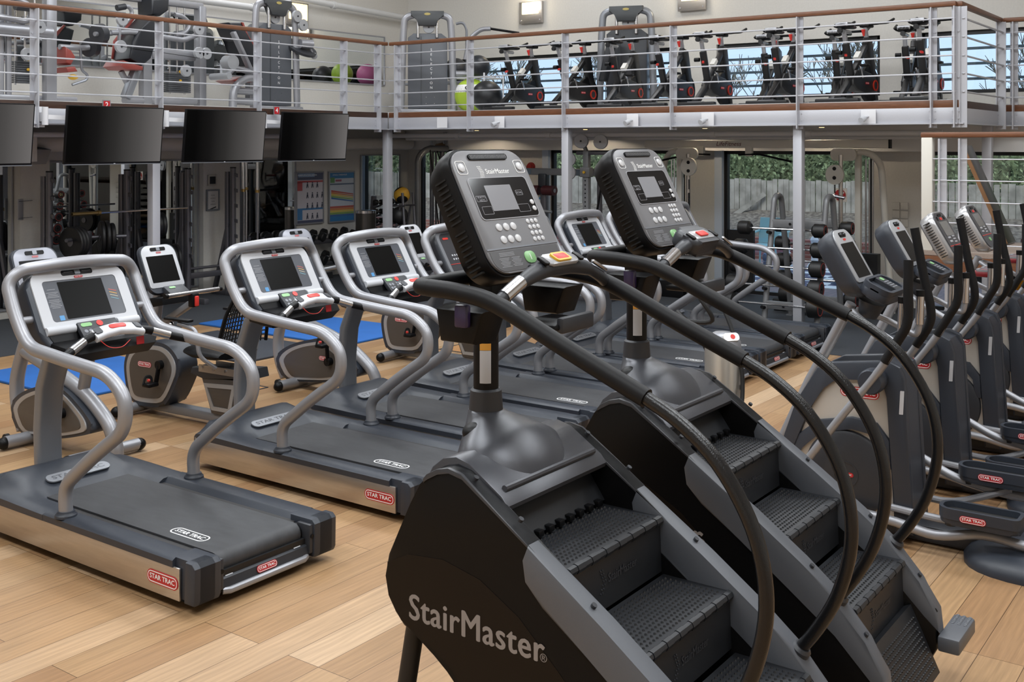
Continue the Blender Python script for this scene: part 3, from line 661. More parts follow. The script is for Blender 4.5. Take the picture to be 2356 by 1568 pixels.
for k in range(7): gs.box((0, -.012, .02+k*.027), (.22, .012, .006))
gs.done('grille_bars', mat('grille_brown', '3b3532', .6), g)
# mirrors on the lower and upper left wall
def mirror(x0, x1, z0, z1, lab, y=13.19):
    t = thing('wall_mirror', lab, 'mirror', ((x0+x1)/2, y, z0)); w = x1-x0; h = z1-z0
    MB().box((0, 0, h/2), (w, .012, h)).done('mirror_glass', M_MIR, t)
    MB().frame(PL((0, -.004, h/2), (1, 0, 0), (0, 0, 1)), rrect(w+.03, h+.03, .004, 2), rrect(w-.01, h-.01, .004, 2), -.004, .012).done('mirror_trim', M_SIL, t)
    return t
mirror(3.0, 7.46, .12, 1.96, 'lower wall mirror at the far left edge of the picture')
mirror(7.92, 10.32, .12, 1.96, 'lower wall mirror behind the squat rack, left of the white pillar panel')
mirror(11.05, 12.24, .12, 1.96, 'narrow lower wall mirror behind the cable bars, left of the posters')
mirror(13.76, 14.75, .12, 2.0, 'narrow lower wall mirror in the corner behind the dumbbell tower')
mirror(5.5, 14.35, 3.24, 4.08, 'long upper wall mirror behind the strength machines on the left balcony')
struct(MB().box((7.69, 13.12, 1.03), (.40, .16, 2.06)).done('wall_pier', M_WALL)); struct(MB().box((10.68, 13.14, 1.03), (.68, .12, 2.06)).done('wall_pier', M_WALL))
# wall lamps upstairs
M_LAMP = mat('lamp_glow', 'fff0c8', .5, em='ffe6a6', ems=1.6)
for k, (y, z, l) in enumerate(((10.44, 4.22, 'square wall lamp above the spin bikes at the left of the right wall'), (7.48, 4.22, 'square wall lamp high above the middle spin bikes'))):
    t = thing('wall_lamp', l, 'lamp', (14.96, y, z)); MB().box((0, 0, .17), (.05, .46, .36), bev=.004).done('lamp_shade', M_STEEL, t)
    MB().box((-.012, 0, .24), (.05, .34, .20), bev=.01).done('lamp_diffuser', M_LAMP, t)
    for s in (-1, 1): MB().cyl((-.03, s*.19, .04), (-.02, s*.19, .04), .012, n=8).done('lamp_screw', M_CHR, t)
    L = D.lights.new('wall_lamp_light', 'POINT'); L.energy = 7; L.color = (1, .85, .6); L.shadow_soft_size = .1
    o = D.objects.new('wall_lamp_light', L); COL.objects.link(o); o.location = (14.75, y, z+.3)
tl = thing('wall_lamp', 'square wall lamp on the upper left wall above the mirror', 'lamp', (12.2, 13.1, 4.12)); MB().box((0, 0, .17), (.46, .05, .36), bev=.004).done('lamp_shade', M_STEEL, tl)
MB().box((0, -.012, .2), (.4, .05, .26), bev=.01).done('lamp_diffuser', M_LAMP, tl)
# daylight: skylights over the hall, added fill over the balcony, the overcast sky, warm downlights under the deck
def area(loc, sx, sy, e, col=(1, 1, 1), rot=(0, 0, 0), name='skylight_and_fill'):
    L = D.lights.new(name, 'AREA'); L.shape = 'RECTANGLE'; L.size = sx; L.size_y = sy; L.energy = e; L.color = col
    o = D.objects.new(name, L); COL.objects.link(o); o.location = loc; o.rotation_euler = rot; return o
for x, y in ((0, 0), (4.5, 0), (9, 0), (0, 4.2), (4.5, 4.2), (9, 4.2), (0, 8.4), (4.5, 8.4), (9, 8.4)):
    area((x, y, 6.3), 1.6, 3.0, 175, (.92, .965, 1))
for x, y in ((7, 12.2), (11, 12.2), (13.6, 9), (13.6, 5)): area((x, y, 6.3), 1.4, 1.4, 55, (.95, .97, 1))  # added fill lights that brighten the upper floor
for y in (11.0, 8.9, 6.9, 5.2):
    t = thing('downlight', 'small warm downlight recessed under the right balcony soffit', 'lamp', (14.2, y, 2.42), group='soffit downlights')
    MB().lathe([(.05, .0), (.05, .012), (.035, .014)], (0, 0, 0)).done('lamp_trim', M_WHT, t); MB().cyl((0, 0, -.002), (0, 0, .004), .034).done('lamp_lens', mat('warm_lens', 'ffdca8', .5, em='ffcf90', ems=6), t)
    L = D.lights.new('downlight_beam', 'SPOT'); L.energy = 16; L.color = (1, .84, .62); L.spot_size = 2.7; L.shadow_soft_size = .03
    o = D.objects.new('downlight_beam', L); COL.objects.link(o); o.location = (14.2, y, 2.415)
w = D.worlds.new('overcast'); SC.world = w; w.use_nodes = True; bg = w.node_tree.nodes['Background']
bg.inputs[0].default_value = (.60, .76, 1.0, 1); bg.inputs[1].default_value = 1.3
S_ = D.lights.new('garden_fill_sun', 'SUN'); S_.energy = 3.6; S_.angle = .6; S_.color = (1, .97, .92); so = D.objects.new('garden_fill_sun', S_); COL.objects.link(so); so.location = (0, 0, 20); so.rotation_euler = (.25, -.75, 0)  # added sun lamp, brightens the garden without raising the overcast sky
# ------------------------------------------------------------------ balcony railing
def railing(name, label, p, q, posts, inside, z0=2.38, zt=3.70, rods=(2.77, 2.97, 3.165, 3.37, 3.57), tm=M_TIMB, ends=True):
    p, q = V((*p, 0)), V((*q, 0)); t = thing(name, label, 'railing', (p.x, p.y, z0)); o = V((p.x, p.y, z0)); d = (q-p).normalized(); n = V((*inside, 0)); z = V((0, 0, 1))
    L = (q-p).length
    MB().bar(p-o+z*(zt+.03)-z*0, q-o+z*(zt+.03), .075, .055, .012).done('handrail', tm, t)
    for s in posts:
        c = d*s; h = zt-z0
        b = MB().bar(c-n*.03, c-n*.03+z*h, .012, .10, up=tuple(n))      # web, seen edge-on
        b.bar(c+n*.022, c+n*.022+z*h, .09, .012, up=tuple(n))
        po = b.done('post', M_RAIL, t)
        for zz in (.10, .18, .55, 1.05):
            for e in (-.03, .03): MB().cyl(c+d*e+n*.01+z*zz, c+d*e+n*.01-n*.012+z*zz, .009, n=8).done('bolt', M_RAIL, po)
    for r in rods:
        MB().bar(n*-.045+z*(r-z0), d*L+n*-.045+z*(r-z0), .03, .016, .004).done('rail', M_RAIL, t)
    return t
railing('balcony_railing', 'long left balcony railing with white rails above the televisions', (-5, 11.4), (12.46, 11.4), [5.6, 7.2, 8.7, 10.1, 11.72, 13.345, 14.903, 16.529, 17.252], (0, 1))
railing('balcony_railing', 'right balcony railing with white rails in front of the spin bikes', (12.5, 11.36), (12.5, 3.07), [.15, 1.56, 3.20, 4.84, 6.507, 8.035, 8.28], (1, 0))
railing('balcony_railing', 'short return railing at the right end of the balcony', (12.52, 3.05), (14.5, 3.05), [.02, 1.93], (0, 1))
railing('balcony_railing', 'railing section at the far right edge of the upper floor', (14.55, 3.02), (14.55, -4), [.12, 1.6, 3.2, 4.8, 6.4], (1, 0))
# spot brackets on the fascia
def floodlight(y, lab):
    t = thing('spot_light', lab, 'lamp', (12.47, y, 2.51))
    MB().box((0, 0, 0), (.012, .17, .16), bev=.002).done('back_plate', M_WPNT, t)
    MB().cyl((-.05, .03, -.02), (-.11, .05, -.045), .032, .036, n=14).done('lamp_head', M_WHT, t)
    MB().cyl((0, 0, .0), (-.06, .02, -.01), .012, n=8).done('lamp_arm', M_WHT, t)
for y, l in ((9.25, 'white spotlight on the beam, leftmost of the ones under the spin bikes'), (7.09, 'white spotlight on the beam below the middle spin bikes'), (6.02, 'white spotlight on the beam left of the tall right column'), (4.02, 'white spotlight on the beam right of the tall right column')): floodlight(y, l)
bp = MB().box((12.465, 10.30, 2.515), (.012, .19, .155)).done('blank_plate', M_WPNT); tag(bp, 'plain white square plate on the beam below the grey weight tower', 'plate')
# ------------------------------------------------------------------ televisions on the left balcony
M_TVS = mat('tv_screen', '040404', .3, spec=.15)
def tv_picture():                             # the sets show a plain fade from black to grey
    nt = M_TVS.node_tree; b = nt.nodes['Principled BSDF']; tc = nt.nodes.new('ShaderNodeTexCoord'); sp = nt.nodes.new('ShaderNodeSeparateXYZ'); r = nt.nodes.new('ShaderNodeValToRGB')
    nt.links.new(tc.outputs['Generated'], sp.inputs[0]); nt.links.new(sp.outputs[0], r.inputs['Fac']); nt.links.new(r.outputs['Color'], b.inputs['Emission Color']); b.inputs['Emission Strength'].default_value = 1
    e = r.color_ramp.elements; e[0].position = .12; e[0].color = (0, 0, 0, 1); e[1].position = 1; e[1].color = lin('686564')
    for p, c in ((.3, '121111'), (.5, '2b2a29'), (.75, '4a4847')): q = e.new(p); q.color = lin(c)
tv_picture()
def television(x0, x1, lab, glow):
    cx = (x0+x1)/2; w = x1-x0; t = thing('television', lab, 'television', (cx, 11.12, 2.30), group=None)
    P = PL((0, 0, 0), (1, 0, 0), (0, -.11, 1)); h = .665
    MB().plate(P, rrect(w, h, .008, 2), -.035, .0, .004).done('casing', M_BLK, t)
    MB().plate(P, rrect(w-.03, h-.035, .003, 2, 0, .006), -.001, .002).done('screen', M_TVS, t, label='lit screen fading from black to grey')
    MB().plate(P, rrect(w, .01, .003, 2, 0, -h/2-.002), -.03, .004).done('lower_trim', M_SILD, t)
    MB().box(P.p(0, -h/2+.004, .003), (.02, .004, .008)).done('indicator', M_WHT, t)
    MB().box((-w/2-.19, .26, .20), (.19, .012, .23), bev=.004).done('bracket_plate', M_WPNT, t)
    MB().cyl((-w/2-.15, .16, .11), (-w/2-.15, .16, .31), .034, n=16).done('bracket_pivot', M_WPNT, t)
    MB().box((-w/2-.15, .21, .2), (.05, .10, .1)).done('bracket_clamp', M_WPNT, t)
    MB().bar((-w/2-.13, .16, .2), (-.1, .10, .18), .035, .05).done('bracket_arm', M_WPNT, t)
    for z in (.12, .28):
        for dx in (-.25, -.125): MB().cyl((-w/2+dx, .255, z), (-w/2+dx, .25, z), .009, n=8).done('bolt', M_BLK, t)
    return t
television(5.30, 6.54, 'leftmost television screen cut off by the picture edge', 0); television(6.92, 8.19, 'large television screen below the red number 2 sign', 0)
television(8.51, 9.79, 'television screen third from the left, between the signs 2 and 4', 0); television(10.07, 11.33, 'rightmost television screen below the red number 4 sign', 0)
def numsign(x, n):
    t = thing('number_sign', 'small red sign reading %s on the balcony edge, above the %s' % (n, 'large second television' if n == '2' else 'rightmost television'), 'sign', (x, 11.33, 2.60))
    P = PL((0, 0, .055), (1, 0, 0), (0, 0, 1)); MB().plate(P, rrect(.105, .115, .004, 2), -.004, .004).done('sign_frame', M_SIL, t)
    MB().plate(P, rrect(.085, .095, .002, 2), .003, .006).done('sign_face', M_RED, t); text('sign_number', n, P, .085, M_LET, t, d=.0065, off=.01)
numsign(7.57, '2'); numsign(10.18, '4')
# ------------------------------------------------------------------ elliptical trainer (local y = world Y - 1.9)
def Q(ps, dy): return [(y-dy, z) for y, z in ps]
def mirror_pts(ps): return [V((-p[0], p[1], p[2])) for p in ps]
def make_elliptical(label, dark=False):
    t = thing('elliptical_trainer', label, 'elliptical trainer', group='elliptical trainers in a row'); d = 1.9
    cream = mat('shroud_silver', 'bdb8b1', .38, .25); body = M_BLUEG
    # base
    MB().box((0, 1.72-d, .055), (.13, 2.0, .09), bev=.015).done('base_beam', M_CHAR, t)
    MB().box((0, 2.66-d, .05), (.62, .09, .07), bev=.02).done('front_foot', M_CHAR, t)
    rg = []
    for z, e in ((0, 1), (.03, 1.0), (.065, .93), (.095, .78), (.115, .5), (.12, .2)):
        rg.append([V((.37*e*math.copysign(abs(math.cos(a))**.7, math.cos(a)), 1.06-d+.42*e*math.copysign(abs(math.sin(a))**.7, math.sin(a)), z)) for a in [2*PI*k/28 for k in range(28)]])
    MB().loft(rg).done('rear_foot', M_BLUEG, t, sharp=60)
    # shroud
    inn = MB().prism(Q([(2.55, .12), (2.30, .70), (2.20, .90), (1.86, .96), (1.80, .9), (1.79, .1)], d), 'X', -.125, .125, .01).done('shroud', cream, t, label='silver grey shroud')
    MB().prism(Q([(1.90, .985), (1.82, .965), (1.782, .90), (1.735, .07), (1.80, .07), (1.84, .88)], d), 'X', -.12, .12).done('rear_cover', body, t)
    for s in (-1, 1):
        o = [(2.60, .12), (2.40, .70), (2.27, .915), (2.20, .955), (1.87, 1.0), (1.80, .97), (1.775, .90), (1.725, .06), (1.83, .06), (1.86, .80), (1.89, .90), (2.16, .875), (2.24, .81), (2.32, .66), (2.53, .12)]
        MB().prism(Q(o, d), 'X', s*.10, s*.152, .012).done('shroud_frame', body, t)
        arch = [(2.50, .30), (2.40, .50), (2.27, .615), (2.07, .66), (1.93, .645), (1.86, .56), (1.85, .40), (1.895, .40), (1.90, .53), (1.95, .585), (2.07, .60), (2.25, .555), (2.36, .45), (2.45, .27)]
        MB().prism(Q(arch, d), 'X', s*.11, s*.148, .008).done('shroud_arch', body, t)
        fw = MB().lathe([(.235, 0), (.245, .012), (.24, .03), (.225, .036), (.05, .042), (0, .042)], (s*.115, 2.10-d, .335), (s, 0, 0), n=40).done('flywheel_cover', M_CHAR, t)
        MB().frame(PL((s*.155, 2.10-d, .335), (0, s, 0), (0, 0, 1)), circ(.072, 24), circ(.066, 24), 0, .004).done('hub_ring', M_CHAR, fw)
        badge(fw, PL((s*.157, 2.10-d, .335), (0, s, 0), (0, 0, 1)), .09, simple=True)
        badge(inn, PL((s*.1255, 2.03-d, .80), (0, s, 0), (0, 0, 1)), .22)
        MB().cyl((s*.10, 1.92-d, .90), (s*.225, 1.92-d, .90), .058, n=20).done('pivot_tube', body, t)
        pv = MB().lathe([(.068, 0), (.07, .01), (.07, .07), (.062, .082), (0, .084)], (s*.215, 1.92-d, .90), (s, 0, 0), n=24).done('pivot_cap', body, t)
        wl = MB().plate(PL((s*.1525, 1.79-d, .78), (0, s*.995, .05), (0, -.05*s*s, 1)), rrect(.022, .13, .002, 1), 0, .001).done('warning_label', M_WHT, t)
        # swinging arm
        x = s*.295
        arm = MB().tube(spline([(x, 2.50-d, .12), (x, 2.30-d, .38), (x, 2.10-d, .66), (x*.98, 1.92-d, .90), (x, 1.83-d, 1.03), (x, 1.77-d, 1.14)], 5), .022, n=12).done('swing_arm', M_SIL, t)
        off = -.06 if s < 0 else .07
        MB().tube(spline([(x, 1.84-d, 1.02), (x, 1.765-d, 1.15), (x, 1.735-d+off*.3, 1.25), (x, 1.75-d+off*.6, 1.42), (x*.97, 1.775-d+off, 1.64+off)], 5), .0255, n=14).done('arm_grip', M_FOAM, arm)
        # pedal bar and pedal
        zz = .15 if s < 0 else .27
        pb = MB().tube(spline([(s*.235, 2.52-d, .13), (s*.22, 2.2-d, .16 if s < 0 else .47), (s*.21, 1.85-d, .145 if s < 0 else .42), (s*.2, 1.6-d, zz-.04 if s < 0 else .32), (s*.2, 1.35-d, zz+.01), (s*.2, 1.1-d, zz-.01), (s*.2, .72-d, .15)], 6), .026, n=12).done('pedal_bar', M_SIL, t)
        MB().tube(spline([(s*.16, 1.85-d, .20), (s*.17, 1.6-d, .19), (s*.18, 1.3-d, zz+.04)], 4), .02, n=10).done('link_bar', M_SIL, pb)
        zp = zz+.105
        P = PL((s*.20, 1.37-d, zp), (0, 1, 0), (-1, 0, 0))
        pd = MB().plate(P, rrect(.40, .165, [.04, .075, .075, .04], 5), -.05, 0, .012).done('pedal', body, t)
        MB().frame(P, rrect(.41, .175, [.04, .08, .08, .04], 5), rrect(.37, .135, [.03, .06, .06, .03], 5), -.02, .035).done('pedal_rim', body, pd)
        MB().plate(P, rrect(.36, .13, .03, 4), 0, .004).done('pedal_grip', M_RUB, pd)
        badge(pd, PL((s*.2-.0885, 1.39-d, zp-.005), (0, -1, 0), (0, 0, 1)), .13)
        MB().cyl((s*.2, 1.52-d, zp-.075), (s*.2, 1.52-d, zp-.02), .03, n=12).done('pedal_bracket', M_CHAR, pd)
        MB().cyl((s*.2, 1.05-d, zz-.06), (s*.2, 1.05-d, .12), .02, n=10).done('track_roller', M_RUB, pb)
    # mast and fixed handles
    MB().tube([(0, 2.68-d, .12), (0, 2.37-d, .80), (0, 2.12-d, 1.28)], .037, n=14, rz=.8).done('mast', M_SIL, t)
    for s in (-1, 1):
        h = MB().tube(fillet([(s*.035, 2.10-d, 1.24), (s*.15, 1.98-d, 1.19), (s*.17, 1.80-d, 1.10), (s*.17, 1.785-d, 1.16), (s*.17, 1.78-d, 1.36)], .07, 5), .018, n=12).done('fixed_handle', M_SIL, t)
        MB().tube([(s*.17, 1.785-d, 1.17), (s*.17, 1.78-d, 1.33)], .0235, n=14).done('pulse_grip', M_CHR, h)
        MB().tube([(s*.17, 1.78-d, 1.33), (s*.17, 1.78-d, 1.365)], .025, n=12).done('grip_cap', M_BLK, h)
    return t
def ell_console(t, dark):
    d = 1.9
    P = PL((0, .205, 1.535), (1, 0, 0), (0, .5, .866))
    hc = M_SILD if dark else M_BLUEG
    MB().loft([[P.p(x, y, dd) for x, y in rrect(w, h, r, 6, 0, cy)] for dd, w, h, r, cy in ((-.12, .24, .30, .07, .02), (-.105, .30, .36, .09, 0), (-.04, .345, .41, .10, -.01), (-.01, .345, .41, .10, -.01), (0, .335, .40, .095, -.01))]).done('console_housing', mat('console_silver', 'b4b4b6', .28, .6) if dark else hc, t)
    if dark:
        f = MB().plate(P, rrect(.30, .37, .07, 6, 0, -.005), -.004, .006).done('face_panel', mat('charcoal_panel', '3a3a3e', .3), t, label='charcoal control panel')
        MB().plate(P, rrect(.20, .115, .012, 4, .01, .05), .005, .008).done('screen', mat('grey_screen', '6d6c69', .15), f)
        MB().plate(P, rrect(.29, .005, .001, 1, 0, -.085), .005, .008).done('red_line', M_REDB, f)
        MB().plate(P, rrect(.05, .03, .012, 4, .02, -.125), .006, .009).done('start_button', M_GRN, f)
        MB().plate(P, rrect(.05, .02, .005, 3, 0, .13), .006, .009).done('maker_badge', M_REDB, f)
        for s in (-1, 1): MB().plate(P, rrect(.026, .03, .005, 3, s*.085, .135), .006, .009).done('fan_button', M_BLK, f)
        MB().plate(P, rrect(.09, .02, .01, 3, 0, .16), .006, .01).done('fan_grille', M_BLK, f)
        for i in range(3):
            for j in range(2): MB().plate(P, circ(.008, 8, -.075+i*.022, -.02-j*.03), .006, .009).done('program_button', mat('key_silver', 'b9bbc0', .35), f)
            for j in range(3): MB().plate(P, circ(.006, 8, .035+i*.02, -.015-j*.022), .006, .009).done('number_button', mat('key_silver', 'b9bbc0', .35), f)
        v = MB()
        for k in range(14): v.box(P.p(-.166, .13-k*.02, -.06), (.014, .005, .05), rot=MX((P.r, P.u, P.n)).transposed())
        v.done('side_vents', mat('vent_black', '030303', .8), t)
        tr = MB().box((0, 1.84-d, 1.28), (.27, .14, .05), bev=.02).done('accessory_tray', mat('tray_red', '7c2429', .35), t)
        for s in (-1, 1): MB().frame(PL((s*.075, 1.835-d, 1.306), (1, 0, 0), (0, 1, 0)), rrect(.115, .12, .02, 4), rrect(.08, .085, .015, 4), -.01, .004).done('tray_rim', M_SIL, tr)
    else:
        f = MB().plate(P, rrect(.28, .325, [.02, .02, .07, .07], 6, 0, .025), -.003, .007, .002).done('face_panel', mat('face_silver', 'b3b5b9', .3, .3), t, label='silver control panel')
        MB().plate(P, rrect(.205, .215, .006, 2, .005, -.005), .006, .009).done('screen', M_SCREEN, f, label='black upright screen')
        MB().plate(P, rrect(.10, .03, .01, 4, 0, .155), .006, .010).done('fan_vent', M_BLK, f)
        for s in (-1, 1): MB().ell(P.p(s*.028, .155, .01), (.013, .01, .01), 10, 6).done('vent_knob', M_CHAR, f)
        MB().plate(P, rrect(.04, .012, .005, 3, 0, .125), .006, .009).done('maker_badge', M_REDB, f)
        K = PL(P.p(.0, -.205, .085), (1, 0, 0), (0, .9, .43))
        tr = MB().plate(K, rrect(.33, .17, .06, 6), -.07, -.012, .015).done('console_tray', M_BLUEG, t)
        MB().frame(K, rrect(.33, .17, .06, 6), rrect(.295, .135, .05, 6), -.02, .012).done('tray_rim', M_BLUEG, tr)
        kp = MB().plate(K, rrect(.10, .13, .006, 2, .05, 0), -.02, .01).done('keypad', M_CHAR, t)
        MB().plate(K, rrect(.035, .028, .012, 4, .05, .04), .009, .013).done('start_button', M_GRN, kp)
        for i in range(3):
            for j in range(4): MB().plate(K, rrect(.018, .009, .002, 1, .025+i*.026, .012-j*.018), .009, .012).done('key', mat('key_grey', '7d8087', .4), kp)
        MB().lathe([(.075, 0), (.06, .06), (.05, .09)], (0, 2.0-d, 1.30), (0, .3, -1), n=18).done('console_neck', M_CHAR, t)
    return t
e1 = make_elliptical('nearest elliptical trainer beside the rear stair climber, dark console with upright black screen'); e3 = None
kd = [dup(e1, (6.27, 1.9, 0)) for _ in range(3)]
ell_console(e1, False); ell_console(kd[0], False); ell_console(kd[1], True); ell_console(kd[2], True)
e1.location = (6.27, 1.9, 0); kd[0].location = (7.31, 1.9, 0); kd[1].location = (8.36, 1.9, 0); kd[2].location = (9.46, 1.93, 0)
kd[0]['label'] = 'second elliptical trainer from the left, dark console with upright black screen'
kd[1]['label'] = 'third elliptical trainer from the left, silver console with grey control panel and red tray'
kd[2]['label'] = 'farthest elliptical trainer in front of the raised landing, silver console and red tray'
# ------------------------------------------------------------------ upright and recumbent exercise bikes
M_BODY = mat('bike_bronze', '4a443f', .4); M_BRIM = mat('bike_rim', 'a7a6a6', .35, .4)
def bike_console(t, P, rim):
    MB().loft([[P.p(x, y, dd) for x, y in rrect(w, h, r, 6)] for dd, w, h, r in ((-.09, .28, .30, .06), (-.03, .37, .42, .08), (0, .36, .41, .075))]).done('console_housing', M_BLUEG, t)
    f = MB().plate(P, rrect(.34, .36, [.02, .02, .08, .08], 6, 0, .02), -.003, .006, .002).done('bezel', rim, t)
    MB().plate(P, rrect(.27, .225, .004, 2, 0, -.005), .005, .008).done('screen', M_SCREEN, f, label='black screen')
    MB().plate(P, rrect(.15, .03, .01, 4, 0, .165), .005, .010).done('fan_vent', M_BLK, f)
    MB().plate(P, rrect(.035, .028, .004, 3, 0, .165), .009, .013).done('vent_button', M_SILD, f)
    MB().plate(P, rrect(.05, .015, .006, 3, 0, .135), .005, .008).done('maker_badge', mat('badge_pink', 'b4666a', .4), f)
    K = PL(P.p(.04, -.205, .05), (1, 0, 0), (0, .85, .5))
    kp = MB().plate(K, rrect(.20, .12, .01, 3), -.05, 0, .005).done('keypad', M_CHAR, t)
    MB().plate(K, rrect(.06, .022, .01, 4, -.03, .03), 0, .004).done('start_button', M_GRN, kp)
    MB().prism([(P.o.y-.05, P.o.z-.22), (P.o.y-.22, P.o.z-.20), (P.o.y-.23, P.o.z-.26), (P.o.y-.02, P.o.z-.30)], 'X', -.19, .19, .015).done('console_tray', M_BLK, t)
def crank(t, y, z, a):
    for s in (-1, 1):
        dy, dz = math.cos(a)*.15*s, math.sin(a)*.15*s
        c = MB().bar((s*.135, y, z), (s*.145, y+dy, z+dz), .02, .035, .006, up=(1, 0, 0)); c.cyl((s*.10, y, z), (s*.15, y, z), .035, n=14)
        c = c.done('crank', M_BLK, t)
        MB().box((s*.20, y+dy, z+dz), (.10, .09, .03), bev=.01).done('pedal', M_BLK, c)
        MB().tube(spline([(s*.16, y+dy+.03, z+dz), (s*.17, y+dy+.03, z+dz+.05), (s*.22, y+dy+.03, z+dz+.06), (s*.245, y+dy+.03, z+dz)], 4), .012, n=6, rz=.3).done('pedal_strap', M_RUB, c)
        MB().ell((s*.165, y+dy+.06, z+dz+.02), (.012, .02, .012), 8, 6).done('strap_buckle', M_REDB, c)
def make_upright(label):                      # origin at Y = 7.2
    t = thing('upright_bike', label, 'exercise bike'); d = 7.2
    MB().cyl((-.27, 7.56-d, .055), (.27, 7.56-d, .055), .045, n=14).done('front_foot', M_SIL, t)
    MB().cyl((-.27, 6.76-d, .055), (.27, 6.76-d, .055), .042, n=14).done('rear_foot', M_SIL, t)
    for y in (7.56, 6.76):
        for s in (-1, 1): MB().ell((s*.28, y-d, .052), (.05, .046, .044), 12, 8).done('foot_cap', M_BLK, t)
    for s in (-1, 1): MB().cyl((s*.2, 7.64-d, .06), (s*.23, 7.64-d, .06), .035, n=14).done('transport_wheel', M_RUB, t)
    B = [(7.83, .24), (7.72, .34), (7.54, .415), (7.36, .46), (7.24, .475), (7.10, .45), (6.95, .38), (6.82, .30), (6.775, .24), (6.80, .20), (6.95, .155), (7.15, .11), (7.35, .085), (7.55, .065), (7.69, .062), (7.78, .14)]
    B = smooth2(B, 4)
    def shrink(P, f):
        cy = sum(p[0] for p in P)/len(P); cz = sum(p[1] for p in P)/len(P); return [(cy+(y-cy)*f, cz+(z-cz)*f) for y, z in P]
    MB().prism(Q(B, d), 'X', -.085, .085, .03, 3).done('body', M_BLUEG, t)
    for s in (-1, 1):
        r = MB().prism(Q(shrink(B, .88), d), 'X', s*.08, s*.095, .006).done('body_rim', M_BRIM, t)
        MB().prism(Q(shrink(B, .76), d), 'X', s*.09, s*.099, .004).done('body_panel', M_BODY, t)
        badge(t, PL((s*.100, 7.17-d, .315), (0, s, 0), (0, 0, 1)), .14)
    fr = [(7.78, .06), (7.86, .22), (7.875, .42), (7.80, .62), (7.72, .78), (7.62, .98)]
    MB().tube(spline([(0, y-d, z) for y, z in fr], 5), .055, n=12, rz=.8).done('front_frame', M_SIL, t)
    fr2 = [(7.80, .66), (7.46, .575), (7.2, .505), (6.98, .43), (6.80, .33), (6.69, .24), (6.63, .12), (6.62, .06)]
    MB().tube(spline([(0, y-d, z) for y, z in fr2], 5), .05, n=12).done('main_frame', M_SIL, t)
    MB().cyl((0, 7.02-d, .43), (0, 6.93-d, .74), .043, n=14).done('seat_post', M_SILD, t)
    sd = MB().loft([[V((w*math.cos(a), y-d, .80+h*math.sin(a))) for a in [2*PI*k/14 for k in range(14)]] for y, w, h in ((7.08, .02, .02), (7.03, .05, .035), (6.93, .09, .045), (6.83, .135, .05), (6.77, .13, .045), (6.74, .08, .03))]).done('saddle', M_BLK, t)
    crank(t, 7.10-d, .30, -PI/2)
    bike_console(t, PL((0, 7.58-d, 1.24), (1, 0, 0), (0, .42, .91)), mat('grey_bezel', '8f919a', .35, .2))
    for s in (-1, 1):
        h = MB().tube(fillet([(0, 7.66-d, .98), (s*.20, 7.58-d, 1.03), (s*.26, 7.40-d, 1.07), (s*.24, 7.26-d, 1.10), (s*.23, 7.28-d, 1.24)], .06, 5), .017, n=10).done('handlebar', M_SIL, t)
        MB().tube([(s*.24, 7.27-d, 1.14), (s*.23, 7.28-d, 1.26)], .022, n=10).done('hand_grip', M_FOAM, h)
    return t
